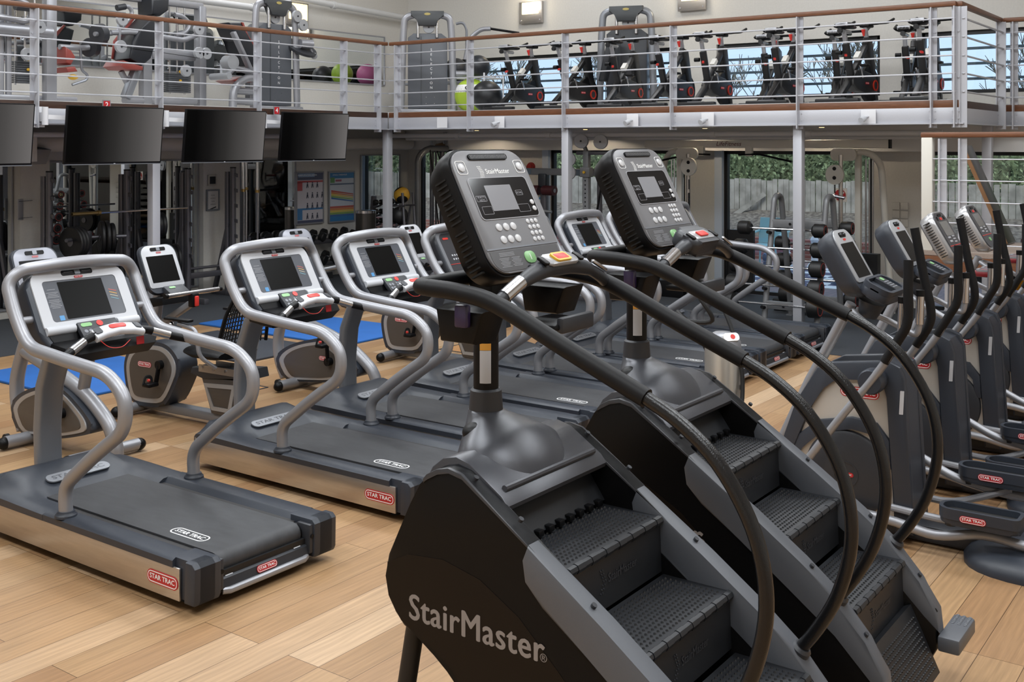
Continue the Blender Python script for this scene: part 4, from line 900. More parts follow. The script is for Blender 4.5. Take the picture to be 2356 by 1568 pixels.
def make_recumbent(label):                    # origin at Y = 7.3
    t = thing('recumbent_bike', label, 'exercise bike'); d = 7.3
    MB().cyl((-.27, 7.73-d, .055), (.27, 7.73-d, .055), .043, n=14).done('front_foot', M_SIL, t)
    for s in (-1, 1): MB().ell((s*.28, 7.73-d, .052), (.05, .046, .044), 12, 8).done('foot_cap', M_BLK, t); MB().ell((s*.28, 6.48-d, .052), (.05, .046, .044), 12, 8).done('foot_cap', M_BLK, t)
    MB().cyl((-.27, 6.48-d, .055), (.27, 6.48-d, .055), .043, n=14).done('rear_foot', M_SIL, t)
    MB().box((0, 7.11-d, .075), (.10, 1.30, .07), bev=.012).done('base_beam', M_SILD, t)
    B = [(7.87, .34), (7.85, .46), (7.78, .54), (7.66, .585), (7.46, .61), (7.32, .585), (7.22, .50), (7.20, .40), (7.26, .27), (7.35, .14), (7.45, .09), (7.74, .08), (7.82, .14)]
    B = smooth2(B, 4)
    def shrink(P, f):
        cy = sum(p[0] for p in P)/len(P); cz = sum(p[1] for p in P)/len(P); return [(cy+(y-cy)*f, cz+(z-cz)*f) for y, z in P]
    MB().prism(Q(B, d), 'X', -.10, .10, .03, 3).done('body', M_BLUEG, t)
    for s in (-1, 1):
        MB().prism(Q(shrink(B, .88), d), 'X', s*.095, s*.108, .006).done('body_rim', M_BRIM, t); MB().prism(Q(shrink(B, .75), d), 'X', s*.10, s*.112, .004).done('body_panel', M_BODY, t)
        badge(t, PL((s*.1125, 7.60-d, .42), (0, s, 0), (0, 0, 1)), .16)
    crank(t, 7.40-d, .44, PI*.55)
    P2 = [(7.09, .42), (6.50, .42), (6.50, .12), (6.88, .10), (6.93, .28), (7.02, .36)]
    MB().prism(Q([(6.98, .38), (6.55, .40), (6.62, .11), (6.87, .11)], d), 'X', -.075, .075, .012).done('seat_pedestal', M_BODY, t)
    for s in (-1, 1): MB().frame(PL((s*.077, 0, 0), (0, 1, 0), (0, 0, 1)), Q([(6.95, .34), (6.60, .36), (6.65, .14), (6.86, .14)], d), Q([(6.91, .31), (6.64, .325), (6.68, .17), (6.84, .17)], d), -.004, .004).done('pedestal_rim', M_BRIM, t)
    MB().prism(Q([(7.10, .40), (7.08, .45), (6.42, .50), (6.40, .43), (6.95, .37)], d), 'X', -.085, .085, .012).done('seat_track', M_CHAR, t)
    for s in (-1, 1):
        MB().box((s*.088, 6.78-d, .455), (.008, .42, .055)).done('track_plate', M_STEEL, t)
        for y in (6.95, 6.82, 6.69): MB().cyl((s*.09, y-d, .46), (s*.10, y-d, .46), .012, n=10).done('bolt', M_CHR, t)
    MB().loft([[V((w*math.copysign(abs(math.cos(a))**.6, math.cos(a)), y-d, .585+h*math.sin(a))) for a in [2*PI*k/18 for k in range(18)]] for y, w, h in ((7.12, .08, .015), (7.09, .16, .035), (6.95, .22, .045), (6.75, .22, .045), (6.65, .20, .03))]).done('seat', M_BLK, t)
    # mesh backrest
    nt = mat('mesh_back', '121214', .6); bk = MB()
    def S(u, v): return V((u*(.25-.05*v), 6.66-d-.20*v-.05*u*u+.04*(1-abs(2*v-1)), .66+.50*v))
    fr = [S(-1, 0), S(-1, .5), S(-.9, 1), S(0, 1.03), S(.9, 1), S(1, .5), S(1, 0)]
    MB().tube(fillet(fr, .07, 5), .014, n=8).done('back_frame', M_BLK, t)
    for i in range(15):
        u = -1+2*i/14; bk.tube([S(u*.97, v/6) for v in range(7)], .0055, n=5)
    for j in range(15):
        v = .03+.94*j/14; bk.tube([S(-.97+1.94*k/8, v) for k in range(9)], .0055, n=5)
    bk.done('mesh_backrest', nt, t, label='black mesh backrest')
    MB().tube(fillet([(0, 6.55-d, .47), (0, 6.50-d, .62), (0, 6.42-d, 1.05)], .08, 4), .022, n=10).done('back_support', M_SILD, t)
    for s in (-1, 1):
        h = MB().tube(fillet([(s*.18, 6.70-d, .50), (s*.30, 6.75-d, .60), (s*.30, 6.78-d, .80), (s*.30, 6.98-d, .83)], .06, 5), .016, n=10).done('side_handle', M_SIL, t)
        MB().box((s*.30, 6.98-d, .86), (.06, .28, .022), bev=.01).done('arm_rest', M_BLK, h); MB().ell((s*.30, 7.06-d, .815), .025, 10, 8).done('handle_end', M_CHR, h)
    MB().tube(fillet([(0, 7.72-d, .50), (0, 7.60-d, .75), (0, 7.56-d, 1.02)], .1, 4), .045, n=12).done('mast', M_SIL, t)
    MB().bar((0, 7.56-d, .72), (0, 7.18-d, .93), .06, .05, .008).done('handle_arm', M_SILD, t)
    hb = MB().cyl((-.26, 7.15-d, 1.02), (.26, 7.15-d, 1.02), .018, n=12).done('front_handle', M_CHR, t)
    MB().box((0, 7.15-d, .96), (.07, .06, .11), bev=.012).done('handle_clamp', M_BLK, t); MB().box((.0, 7.115-d, .955), (.035, .02, .08), bev=.006).done('adjust_lever', M_REDB, t)
    for s in (-1, 1): MB().cyl((s*.26, 7.15-d, 1.02), (s*.285, 7.15-d, 1.02), .02, n=12).done('handle_cap', M_BLK, hb)
    bike_console(t, PL((0, 7.52-d, 1.19), (1, 0, 0), (0, .42, .91)), M_WHT)
    return t
u = make_upright('upright exercise bike at the left edge behind the leftmost treadmill'); u.location = (4.5, 7.2, 0)
dup(u, (6.92, 7.0, 0), label='upright exercise bike behind the second treadmill with a strap hanging from its pedal')
r = make_recumbent('recumbent exercise bike with mesh backrest between the first two treadmills'); r.location = (5.55, 7.3, 0); r.rotation_euler = (0, 0, .06)
dup(r, (8.45, 7.12, 0), label='recumbent exercise bike behind the third treadmill, its body beside the blue mat')
# ------------------------------------------------------------------ upper floor: strength machines, balls, spin bikes
FZ = 2.69
M_SHRD = mat('tower_shroud', '53565c', .4); M_REDU = mat('red_vinyl', '8e3f38', .45); M_VIN = mat('black_vinyl', '1d2026', .4); M_PUL = mat('pulley_grey', 'a2a4a8', .4, .2)
M_CAP = mat('tower_cap', '3c3f42', .4)
def pulley(t, c, ax, r=.085, name='pulley'):
    c, ax = V(c), V(ax).normalized()
    p = MB().lathe([(r, -.022), (r+.004, -.018), (r-.012, 0), (r+.004, .018), (r, .022), (0, .024)], c, ax, n=24).done(name, M_PUL, t)
    MB().cyl(c-ax*.03, c+ax*.03, .014, n=10).done('pulley_bolt', M_CHAR, p); return p
def stack(t, c, w=.36, n=10, d=.12):
    x, y, z = c
    for k in range(n): MB().box((x, y, z+.012+k*.026), (w, d, .022), bev=.003).done('weight_plate', mat('weight_iron', '4a4c50', .5), t)
    MB().cyl((x, y, z), (x, y, z+1.25), .012, n=8).done('guide_rod', M_CHR, t)
    for dx in (-.12, .12): MB().cyl((x+dx, y, z-.02), (x+dx, y, z+1.25), .012, n=8).done('guide_rod', M_CHR, t)
    MB().ell((x, y-d/2-.012, z+.16), (.022, .014, .018), 10, 8).done('selector_pin', M_YEL, t); MB().ell((x, y-d/2-.012, z+n*.026+.02), (.026, .016, .02), 10, 8).done('selector_knob', M_YEL, t)
def tower(label, x, y, rz, dark=False, lettering=True, h=1.56):
    t = thing('weight_tower', label, 'weight machine', (x, y, FZ), rz); fr = M_SILD if dark else M_SIL
    L = [(-.42, 0, 0), (-.385, 0, 1.2), (-.36, 0, h-.05), (-.20, 0, h), (.20, 0, h), (.36, 0, h-.05), (.385, 0, 1.2), (.42, 0, 0)]
    MB().tube(fillet(L, .10, 5), .055, n=12, rz=.75).done('frame_arch', fr, t)
    q = [(-.31, 0), (.31, 0), (.31, 1.12), (.22, 1.19), (-.22, 1.19), (-.31, 1.12)]
    sh = MB().plate(PL((0, .03, .07), (1, 0, 0), (0, 0, 1)), q, -.28, .03, .01).done('shroud', M_CHAR if dark else M_SHRD, t, label='dark grey shroud')
    MB().box((-.10, -.002, .66), (.012, .006, 1.1)).done('shroud_seam', M_CAP, sh)
    if lettering:
        for k, c in enumerate('SELECTION'): text('shroud_lettering', c, PL((.06, -.002, 1.0-k*.075), (1, 0, 0), (0, 0, 1)), .055, M_LET, sh)
        for k in range(4): MB().cyl((-.02+(k % 2)*.13, -.001, .25-.1*(k//2)), (-.02+(k % 2)*.13, -.006, .25-.1*(k//2)), .006, n=8).done('screw', M_CHR, sh)
    cp = MB().plate(PL((0, -.01, h-.01), (1, 0, 0), (0, 0, 1)), [(-.26, .06), (.26, .06), (.26, -.02), (.17, -.06), (.14, -.17), (-.14, -.17), (-.17, -.06), (-.26, -.02)], -.05, .06, .012).done('top_cap', M_CAP, t)
    MB().plate(PL((0, -.075, h-.02), (1, 0, 0), (0, 0, 1)), circ(.05, 16, 0, .02, .02), -.004, .0).done('cap_emblem', mat('emblem_gold', 'b3a25c', .4), cp)
    for s in (-1, 1): MB().cyl((s*.15, -.02, 1.19), (s*.15, -.02, h-.06), .025, n=12).done('guide_sleeve', M_CHR, t)
    pulley(t, (.02, .05, h-.20), (0, 1, 0), .09)
    MB().box((0, -.03, .03), (.9, .16, .06), bev=.02).done('foot_beam', fr, t)
    return t
# tower with leg extension seat, middle of the left balcony
t3 = tower('grey shrouded weight tower on the left balcony above the number 4 sign', 10.9, 12.15, 0)
for c in ((.36, -.06, 1.40), (.48, -.06, 1.28)): pulley(t3, c, (0, 1, 0), .085)
MB().cyl((.50, .02, .93), (.50, .0, .96), .25, n=28).done('cam_disc', M_CHAR, t3)
MB().cyl((.42, -.06, 1.0), (.62, -.10, 1.0), .07, n=16).done('roller', M_SIL, t3); MB().cyl((.56, -.09, 1.0), (.66, -.11, .83), .015, n=8).done('crank_arm', M_SIL, t3); MB().ell((.66, -.11, .83), .05, 12, 8).done('crank_knob', M_PUL, t3)
m3 = thing('leg_machine', 'strength machine seat with black and red back pad, left of the shrouded tower', 'weight machine', (10.1, 12.05, FZ))
P = lambda ps, y=0: [(x-10.1, y, z-FZ) for x, z in ps]
def padp(t, name, pts, y0, y1, m, bev=.03): return MB().prism(pts, 'Y', y0, y1, bev, 3).done(name, m, t)
padp(m3, 'back_pad', [(x-10.1, z-FZ) for x, z in ((9.83, 3.86), (10.04, 3.88), (10.12, 3.70), (10.36, 3.46), (10.36, 3.29), (10.14, 3.28), (10.04, 3.62), (9.92, 3.70))], -.17, .17, M_VIN)
padp(m3, 'back_edge', [(x-10.1, z-FZ) for x, z in ((10.05, 3.88), (10.08, 3.88), (10.16, 3.70), (10.40, 3.46), (10.37, 3.44), (10.12, 3.70))], -.168, .168, M_REDU, .005)
MB().bar((-.23, -.19, 1.04), (.10, -.19, .50), .05, .09, .012, up=(0, 1, 0)).done('back_frame', M_SIL, m3); MB().bar((.09, -.19, .52), (.26, -.19, .40), .05, .09, .012, up=(0, 1, 0)).done('seat_frame', M_SILD, m3)
padp(m3, 'seat_pad', [(-.24, .38), (.02, .45), (.20, .45), (.20, .38), (-.1, .34)], -.2, .2, M_REDU)
MB().tube(fillet([(-.24, -.2, .0), (-.23, -.2, .28), (.0, -.2, .43), (.2, -.2, .42)], .12, 6), .055, n=12).done('front_tube', M_SIL, m3)
for z in (.24, .10): MB().tube([(-.20, -.18, z), (.28, -.1, z)], .05, n=12).done('cross_tube', M_SIL, m3)
MB().tube(fillet([(-.36, -.2, .43), (-.22, -.2, .55), (.14, -.2, .50)], .05, 4), .04, n=10).done('lever_arm', M_SIL, m3); MB().cyl((-.36, -.28, .43), (-.36, .1, .43), .045, n=12).done('ankle_roller', M_PUL, m3)
MB().cyl((-.27, -.25, .62), (-.27, -.1, .62), .10, n=18).done('cam', M_PUL, m3)
# chest press, left part of the left balcony
m2 = thing('chest_press', 'chest press machine with tall black back pad and red seat on the left balcony', 'weight machine', (8.75, 12.2, FZ))
R2 = lambda ps: [(x-8.75, z-FZ) for x, z in ps]
padp(m2, 'back_pad', R2([(8.70, 3.84), (8.84, 3.80), (8.78, 3.62), (8.68, 3.30), (8.55, 3.20), (8.36, 3.28), (8.40, 3.50), (8.55, 3.68)]), -.19, .19, M_VIN)
padp(m2, 'pad_edge', R2([(8.67, 3.86), (8.70, 3.85), (8.57, 3.69), (8.42, 3.50), (8.38, 3.28), (8.34, 3.29), (8.37, 3.52), (8.52, 3.71)]), .17, .192, M_REDU, .008)
padp(m2, 'head_pad', R2([(8.70, 4.08), (8.98, 4.10), (8.97, 3.95), (8.84, 3.86), (8.71, 3.87)]), -.16, .16, M_VIN)
padp(m2, 'seat_pad', R2([(8.22, 3.18), (8.27, 3.25), (8.34, 3.23), (8.55, 3.19), (8.55, 3.14), (8.30, 3.14)]), -.2, .2, M_REDU, .02)
MB().bar((-.35, -.03, .09), (.06, -.03, 1.05), .10, .13, .02, up=(0, 1, 0)).done('back_frame', M_SILD, m2); MB().box((-.015, .02, .5), (.14, .12, .96), bev=.02).done('column', M_SIL, m2)
MB().bar((-.38, .02, .44), (-.28, .02, .28), .05, .08, .01, up=(0, 1, 0)).done('seat_post', M_SIL, m2)
MB().tube(fillet([(-.62, -.12, .90), (-.34, -.12, .93), (.04, -.12, .91), (.48, -.12, .89), (.70, -.12, .98)], .06, 4), .035, n=12).done('press_arm', M_SIL, m2)
MB().cyl((-.83, -.14, .86), (-.74, -.12, .88), .125, n=26).done('counter_disc', M_CHAR, m2); MB().cyl((-.87, -.16, .86), (-.60, -.11, .89), .028, n=12).done('disc_hub', M_SIL, m2)
for c in ((-.50, -.18, 1.07), (-.52, -.18, .73), (.69, -.16, 1.05), (.68, -.18, .73), (.80, -.18, .73), (.47, -.18, .48)): pulley(m2, c, (0, 1, 0), .075)
MB().bar((-.50, -.14, 1.07), (-.52, -.14, .73), .03, .04, .005, up=(0, 1, 0)).done('pulley_link', M_SIL, m2)
MB().tube(fillet([(-.52, -.1, .92), (-.40, -.1, 1.03), (-.29, -.1, 1.18), (-.34, -.1, 1.26), (-.44, -.1, 1.24)], .08, 5), .028, n=10).done('press_handle', M_SIL, m2); MB().cyl((-.40, -.1, 1.25), (-.52, -.1, 1.22), .04, n=12).done('handle_grip', M_CHAR, m2)
MB().tube(fillet([(.35, -.1, 1.22), (.49, -.1, 1.21), (.61, -.1, 1.11), (.52, -.1, .99), (.36, -.1, .95)], .08, 5), .028, n=10).done('press_handle', M_SIL, m2)
MB().bar((.05, .02, .69), (.75, .02, .70), .12, .13, .02).done('main_beam', M_SIL, m2)
stack(m2, (.54, .10, .20)); MB().box((.92, .10, .70), (.12, .14, 1.40), bev=.02).done('rear_column', M_SIL, m2); MB().box((.30, .10, 1.4), (1.3, .1, .09), bev=.02).done('top_beam', M_SIL, m2)
MB().tube([(-.36, -.02, .07), (.05, .02, .07), (.80, .05, .09)], .05, n=12).done('floor_tube', M_SIL, m2)
MB().tube([(-.52, -.2, .73), (.68, -.2, .66)], .004, n=5).done('cable', M_BLK, m2)
# machine at the left edge
m1 = thing('cable_row_machine', 'strength machine with wide silver column cut off by the left edge, above the first television', 'weight machine', (7.0, 12.05, FZ))
MB().box((.215, -.12, .72), (.145, .12, 1.44), bev=.03).done('column', M_SIL, m1); MB().tube([(-.7, -.14, .81), (.22, -.14, .81)], .075, n=14).done('main_beam', M_SIL, m1)
stack(m1, (.05, .12, .22), .26); 
for x in (-.31, -.22): MB().cyl((x, 0, .05), (x, 0, 1.4), .035, n=10).done('frame_tube', M_SIL, m1)
MB().tube(fillet([(-.6, -.18, .96), (-.12, -.18, .91), (-.05, -.18, .96), (-.05, -.18, 1.05), (-.10, -.18, 1.12), (-.4, -.18, 1.2)], .07, 5), .035, n=12).done('press_arm', M_SIL, m1)
MB().cyl((-.28, -.25, 1.07), (-.08, -.25, 1.07), .05, n=14).done('roller_pad', M_CHAR, m1)
for c in ((-.02, -.05, .55), (.04, -.2, .86)): pulley(m1, c, (0, 1, 0), .07)
padp(m1, 'back_pad', [(.62, .70), (.70, .66), (.76, .58), (.70, .48), (.63, .50)], .2, .5, M_REDU, .02); padp(m1, 'seat_pad', [(.60, .44), (.72, .46), (.76, .40), (.62, .38)], .15, .5, M_REDU, .02); MB().ell((.72, .2, .33), (.06, .06, .035), 12, 8).done('seat_knob', M_YEL, m1)
MB().tube(fillet([(.6, .3, .70), (.85, .3, .70), (1.0, .3, .72)], .02, 3), .035, n=10).done('lever_arm', M_SIL, m1); MB().cyl((1.0, .30, .72), (1.08, .33, .72), .12, n=24).done('counter_disc', M_CHAR, m1)
MB().tube(fillet([(.87, .28, .70), (.89, .28, .42), (.97, .28, .38), (.96, .28, .31), (.76, .28, .24)], .05, 4), .018, n=8).done('lever_handle', M_SILD, m1); MB().box((0, -.0, .04), (1.2, .2, .07), bev=.02).done('floor_beam', M_SIL, m1)
# towers on the right wing
t4 = tower('grey shrouded weight tower behind the balcony corner with a black pull down bar', 13.25, 11.25, -.9)
MB().tube(fillet([(.45, .08, 1.42), (.56, .08, 1.45), (.62, .08, 1.35), (.62, .08, .3)], .06, 5), .022, n=10).done('side_tube', M_SILD, t4)
MB().tube(fillet([(.60, .0, .85), (.66, -.02, 1.18), (.85, -.05, 1.33), (1.0, -.08, 1.33)], .12, 5), .036, n=12).done('pull_arm', M_SIL, t4); MB().tube([(1.0, -.08, 1.33), (1.45, -.12, 1.26)], .02, n=10).done('pull_grip', M_BLK, t4); MB().cyl((.45, 0, .62), (.75, 0, .62), .05, n=12).done('stub_tube', M_SIL, t4)
t5 = tower('dark weight tower standing behind the spin bikes against the right wall', 14.55, 8.38, -1.2, dark=True, lettering=False)
padp(t5, 'back_pad', [(-.35, .45), (-.25, .45), (-.10, 1.1), (-.2, 1.12)], -.5, -.2, M_VIN, .02)
# stability balls
def ball(x, y, z, r, c, lab, txt=None, band=None):
    t = thing('exercise_ball', lab, 'ball', (x, y, z-r)); b = MB().ell((0, 0, r), r, 28, 18).done('ball', mat('ball_'+c, c, .4), t); d = (V((0, 0, 2.2))-V((x, y, z))).normalized(); rt = V((d.y*-1, d.x, 0)).normalized()*1
    if band:
        MB().lathe([(r*math.cos(a)*1.004, r+r*math.sin(a)*1.004) for a in [.15+k*.1 for k in range(6)]], (0, 0, 0), n=28).done('ball_band', M_LET, t)
    if txt:
        PP = PL(V((0, 0, r))+d*r*1.01+V((0, 0, r*.35 if band else 0)), V((-d.y, d.x, 0)), (0, 0, 1)); text('ball_lettering', txt, PP, r*.45 if band else r*.3, mat('print_black', '15161a', .5), t, off=.02)
    return t
ball(13.75, 10.62, 3.42, .19, '23262b', 'black ball with lime top resting on the upper ball rack behind the weight tower'); ball(13.7, 10.72, 2.97, .27, 'a6c23a', 'lime green exercise ball with white band and black letters beside the weight tower', 'STA', True)
ball(13.35, 10.14, 2.93, .24, '1c1e22', 'large black exercise ball on the floor left of the first spin bike')
rk = thing('ball_rack', 'pale tubular rack that carries the upper balls behind the weight tower', 'rack', (13.8, 10.65, FZ))
for dx, dy in ((-.25, -.3), (-.25, .3), (.25, -.3), (.25, .3)): MB().cyl((dx, dy, 0), (dx, dy, .62), .014, n=8).done('leg', M_WPNT, rk)
for s in (-1, 1): MB().tube(fillet([(-.25, -.3, .55), (-.25, .3, .55), (.25, .3, .55), (.25, -.3, .55), (-.25, -.3, .55)], .03, 3), .012, n=8).done('hoop', M_WPNT, rk) if s > 0 else None
for (x, y, z, c, l) in ((14.62, 12.52, 3.46, 'b8618f', 'pink exercise ball in the corner, seen in the upper mirror'), (14.45, 12.05, 3.48, '98b83c', 'green exercise ball in the corner, seen in the upper mirror'), (14.4, 11.6, 3.45, '2a2b2f', 'black exercise ball in the corner, seen in the upper mirror')):
    b = ball(x, y, z, .20, c, l)
sh = thing('ball_shelf', 'steel corner shelf that carries the pink and green balls', 'shelf', (14.5, 12.05, FZ))
MB().box((0, 0, .55), (.45, 1.5, .03)).done('shelf_board', M_SILD, sh)
for dx, dy in ((-.2, -.7), (-.2, .7), (.2, -.7), (.2, .7)): MB().cyl((dx, dy, 0), (dx, dy, .55), .018, n=8).done('leg', M_SILD, sh)
# spin bike, front towards the windows (+X)
def make_spin():
    t = thing('spin_bike', 'black spin bike', 'spin bike', group='spin bikes on the balcony'); bk = mat('spin_black', '161618', .42); al = mat('spin_alloy', 'a9aaae', .35, .5)
    for x, w in ((-.52, .56), (.50, .5)):
        MB().box((x, 0, .035), (.09, w, .05), bev=.015).done('stabiliser', bk, t)
        MB().box((x, 0, .062), (.05, .22, .008)).done('stabiliser_plate', al, t)
        for s in (-1, 1): MB().cyl((x, s*w*.45, 0), (x, s*w*.45, .03), .025, n=10).done('levelling_foot', M_RUB, t)
    MB().bar((-.50, 0, .06), (-.12, 0, .34), .07, .08, .01, up=(0, 1, 0)).done('rear_leg', bk, t)
    MB().prism([(.50, .05), (.58, .05), (.40, .82), (.28, .86), (.24, .78)], 'Y', -.04, .04, .012).done('front_fork', bk, t)
    MB().bar((-.14, 0, .30), (-.30, 0, .74), .06, .085, .01, up=(0, 1, 0)).done('seat_tube', bk, t)
    MB().bar((-.10, 0, .40), (.32, 0, .80), .06, .07, .01, up=(0, 1, 0)).done('main_tube', bk, t)
    g = MB().prism([(-.22, .30), (-.12, .42), (.02, .44), (.30, .40), (.46, .33), (.52, .24), (.46, .17), (.10, .15), (-.12, .17), (-.22, .24)], 'Y', -.07, .07, .02, 3).done('chain_guard', bk, t)
    fw = MB().lathe([(.225, -.03), (.235, -.02), (.235, .02), (.225, .03)], (.36, 0, .27), (0, 1, 0), n=32).done('flywheel', M_BLK, t)
    for s in (-1, 1):
        MB().frame(PL((.40, s*.074, .25), (-s, 0, 0) if s > 0 else (1, 0, 0), (0, 0, 1)), circ(.07, 22), circ(.05, 22), -.004, .008).done('hub_ring', mat('hub_red', 'b8321f', .3), t)
        MB().plate(PL((.40, s*.074, .25), (1, 0, 0) if s < 0 else (-1, 0, 0), (0, 0, 1)), circ(.05, 18), -.004, .004).done('hub_cap', M_CHAR, t)
        badge(t, PL((.16, s*.072, .27), (1, 0, 0) if s < 0 else (-1, 0, 0), (0, 0, 1)), .11, simple=True)
        a = -PI/3 if s > 0 else PI*2/3
        c = MB().bar((-.02, s*.09, .33), (-.02+.17*math.cos(a), s*.10, .33+.17*math.sin(a)), .025, .03, .005, up=(0, 1, 0)).done('crank', M_CHR, t)
        MB().box((-.02+.17*math.cos(a), s*.16, .33+.17*math.sin(a)), (.10, .10, .03), bev=.01).done('pedal', M_BLK, c)
    MB().bar((-.29, 0, .72), (-.35, 0, .88), .035, .05, .005, up=(0, 1, 0)).done('seat_post', al, t); MB().tube([(-.45, 0, .885), (-.18, 0, .885)], .025, n=10).done('seat_slider', al, t); MB().cyl((-.47, 0, .885), (-.44, 0, .885), .032, n=12).done('slider_knob', bk, t)
    sd = MB().loft([[V((x, w*math.cos(a), .955+h*math.sin(a))) for a in [2*PI*k/14 for k in range(14)]] for x, w, h in ((-.03, .02, .015), (-.08, .035, .025), (-.22, .06, .035), (-.32, .125, .045), (-.39, .12, .04), (-.42, .07, .02))]).done('saddle', M_BLK, t)
    MB().box((-.41, 0, .965), (.02, .16, .05), bev=.01).done('saddle_badge', al, sd)
    MB().bar((.31, 0, .80), (.26, 0, 1.0), .035, .05, .005, up=(0, 1, 0)).done('handlebar_post', al, t)
    hb = MB()
    for s in (-1, 1): hb.tube(fillet([(.26, 0, 1.02), (.24, s*.20, 1.02), (.34, s*.26, 1.03), (.52, s*.26, 1.09)], .05, 4), .017, n=8)
    hb.tube(fillet([(.24, -.2, 1.02), (.42, -.10, 1.035), (.42, .10, 1.035), (.24, .2, 1.02)], .06, 4), .015, n=8)
    hb.done('handlebar', M_BLK, t); MB().box((.30, 0, 1.0), (.16, .13, .04), bev=.015).done('bottle_tray', M_BLK, t)
    MB().cyl((.22, 0, .87), (.20, 0, .95), .012, .026, n=10).done('resistance_knob', M_REDB, t); MB().bar((.0, .0, .56), (.09, 0, .64), .065, .075).done('tube_label', mat('label_white', 'd8d6d0', .5), t)
    MB().cyl((-.30, .05, .63), (-.30, .12, .63), .028, n=10).done('height_knob', M_BLK, t); MB().bar((-.34, -.02, .60), (-.42, -.06, .58), .03, .02).done('lock_lever', M_REDB, t)
    return t
sp = make_spin(); first = True
row = [(9.66, 'first spin bike from the left, next to the big black ball'), (8.74, 'second spin bike from the left, between the first bike and the dark tower'), (7.86, 'third spin bike from the left, directly in front of the dark weight tower'), (7.13, 'fourth spin bike from the left, partly behind a railing post'), (6.47, 'fifth spin bike from the left, at the left end of the wide window'), (5.48, 'sixth spin bike from the left, behind the post above the tall column'), (4.52, 'seventh spin bike from the left, at the right end of the wide window'), (3.68, 'last front row spin bike, behind the posts at the balcony end')]
for i, (y, l) in enumerate(row):
    o = sp if i == 0 else dup(sp, None)
    o.location = (13.55+(.05 if i % 2 else 0), y, FZ); o.rotation_euler = (0, 0, random.uniform(-.12, .12)); o['label'] = l
for x, y, l in ((14.36, 5.98, 'back row spin bike in the gap between the fifth and sixth front row bikes'), (14.36, 5.0, 'back row spin bike in the gap between the sixth and seventh front row bikes'), (14.36, 4.1, 'back row spin bike in the gap between the seventh and last front row bikes')):
    dup(sp, (x, y, FZ), 0.1, label=l)
# ------------------------------------------------------------------ free weights and cable machines below the balcony
M_RACK = mat('rack_grey', '626166', .38, .6); M_IRON = mat('iron_black', '101011', .5); M_GREYM = mat('machine_grey', '77787a', .42, .3); M_CREAM = mat('cream_paint', 'd2cfc6', .45)
def squat_rack(x0, x1, lab):
    t = thing('squat_rack', lab, 'squat rack', ((x0+x1)/2, 12.55, 0)); w = (x1-x0)/2
    for s in (-1, 1):
        u = MB().cyl((s*w, 0, 0), (s*w, 0, 1.86), .042, n=14).done('upright', M_RACK, t); MB().cyl((s*w, 0, 1.85), (s*w, 0, 1.866), .044, n=14).done('end_cap', M_BLK, u)
        MB().cyl((s*w, .12, 0), (s*w, .12, 1.80), .042, n=14).done('rear_upright', M_RACK, t)
        for k in range(6): MB().prism([(.03, 0), (.09, .03), (.13, .09), (.10, .10), (.08, .06), (.03, .05)], 'X', -.012, .012).done('bar_hook', M_RACK, t).location = (s*w+.0, -.06-.06, .62+k*.22)
        MB().bar((s*w, .1, 1.05), (s*w, .40, .08), .05, .07, .008).done('rear_brace', M_RACK, t)
        MB().box((s*w, .02, .04), (.08, .85, .08), bev=.01).done('floor_bar', M_RACK, t)
    MB().box((0, .1, .35), (2*w, .06, .08), bev=.01).done('cross_member', M_RACK, t)
    MB().cyl((-w, .1, .45), (w, .1, .45), .02, n=10).done('tie_bar', M_RACK, t)
    return t
squat_rack(7.59, 8.69, 'dark grey squat rack left of the thin white column, under the second television'); squat_rack(9.66, 10.45, 'dark grey squat rack right of the thin white column, by the small framed notice')
bb = thing('barbell', 'brass coloured barbell resting across the left squat rack', 'barbell', (8.55, 12.35, 1.33)); MB().cyl((-.78, 0, 0), (.95, 0, 0), .014, n=10).done('shaft', M_CHR, bb); MB().cyl((-.78, 0, 0), (-.42, 0, 0), .025, n=12).done('sleeve', mat('brass', 'a58b5a', .3, .9), bb); MB().cyl((-.43, 0, 0), (-.39, 0, 0), .034, n=12).done('collar', mat('brass', 'a58b5a', .3, .9), bb)
def plate(x, y, z, r, ax, lab, grp='black weight plates by the squat racks', red=False):
    t = thing('weight_plate', lab, 'weight plate', (x, y, z), group=grp)
    ax = V(ax).normalized(); MB().lathe([(r*.25, -.02), (r*.95, -.025), (r, -.012), (r, .012), (r*.95, .025), (r*.25, .02)], (0, 0, 0), ax, n=28).done('disc', M_IRON, t)
    MB().cyl(-ax*.027, ax*.027, r*.22, n=14).done('hub', M_RED if red else M_RACK, t)
tr = thing('plate_tree', 'dark plate storage tree between the uprights of the left squat rack', 'rack', (8.05, 12.35, 0))
MB().box((0, .1, .55), (.08, .08, 1.1), bev=.01).done('mast', M_RACK, tr); MB().box((0, .05, .03), (1.2, .5, .06), bev=.01).done('base', M_RACK, tr)
for z, s in ((1.02, 1), (1.02, -1), (.45, 1), (.45, -1)): MB().cyl((0, .1, z), (s*.42, -.1, z), .024, n=10).done('peg', M_RACK, tr)
for k in range(3): plate(8.16+k*.055, 12.32-k*.03, 1.02, .21-.03*(k == 2), (1, -.45, 0), 'black weight plate on the upper right peg of the plate tree', 'plates on the upper right peg'); plate(7.85-k*.055, 12.35-k*.02, .98, .20, (1, .2, 0), 'black weight plate on the upper left peg of the plate tree', 'plates on the upper left peg')
for k in range(5): plate(7.95-k*.06, 12.3, .50, .235, (1, .45, 0), 'black weight plate on the lower left peg of the plate tree', 'plates on the lower left peg', red=k == 0); plate(8.25+k*.06, 12.25, .45, .235, (1, -.45, 0), 'black weight plate on the lower right peg of the plate tree', 'plates on the lower right peg', red=k == 4)
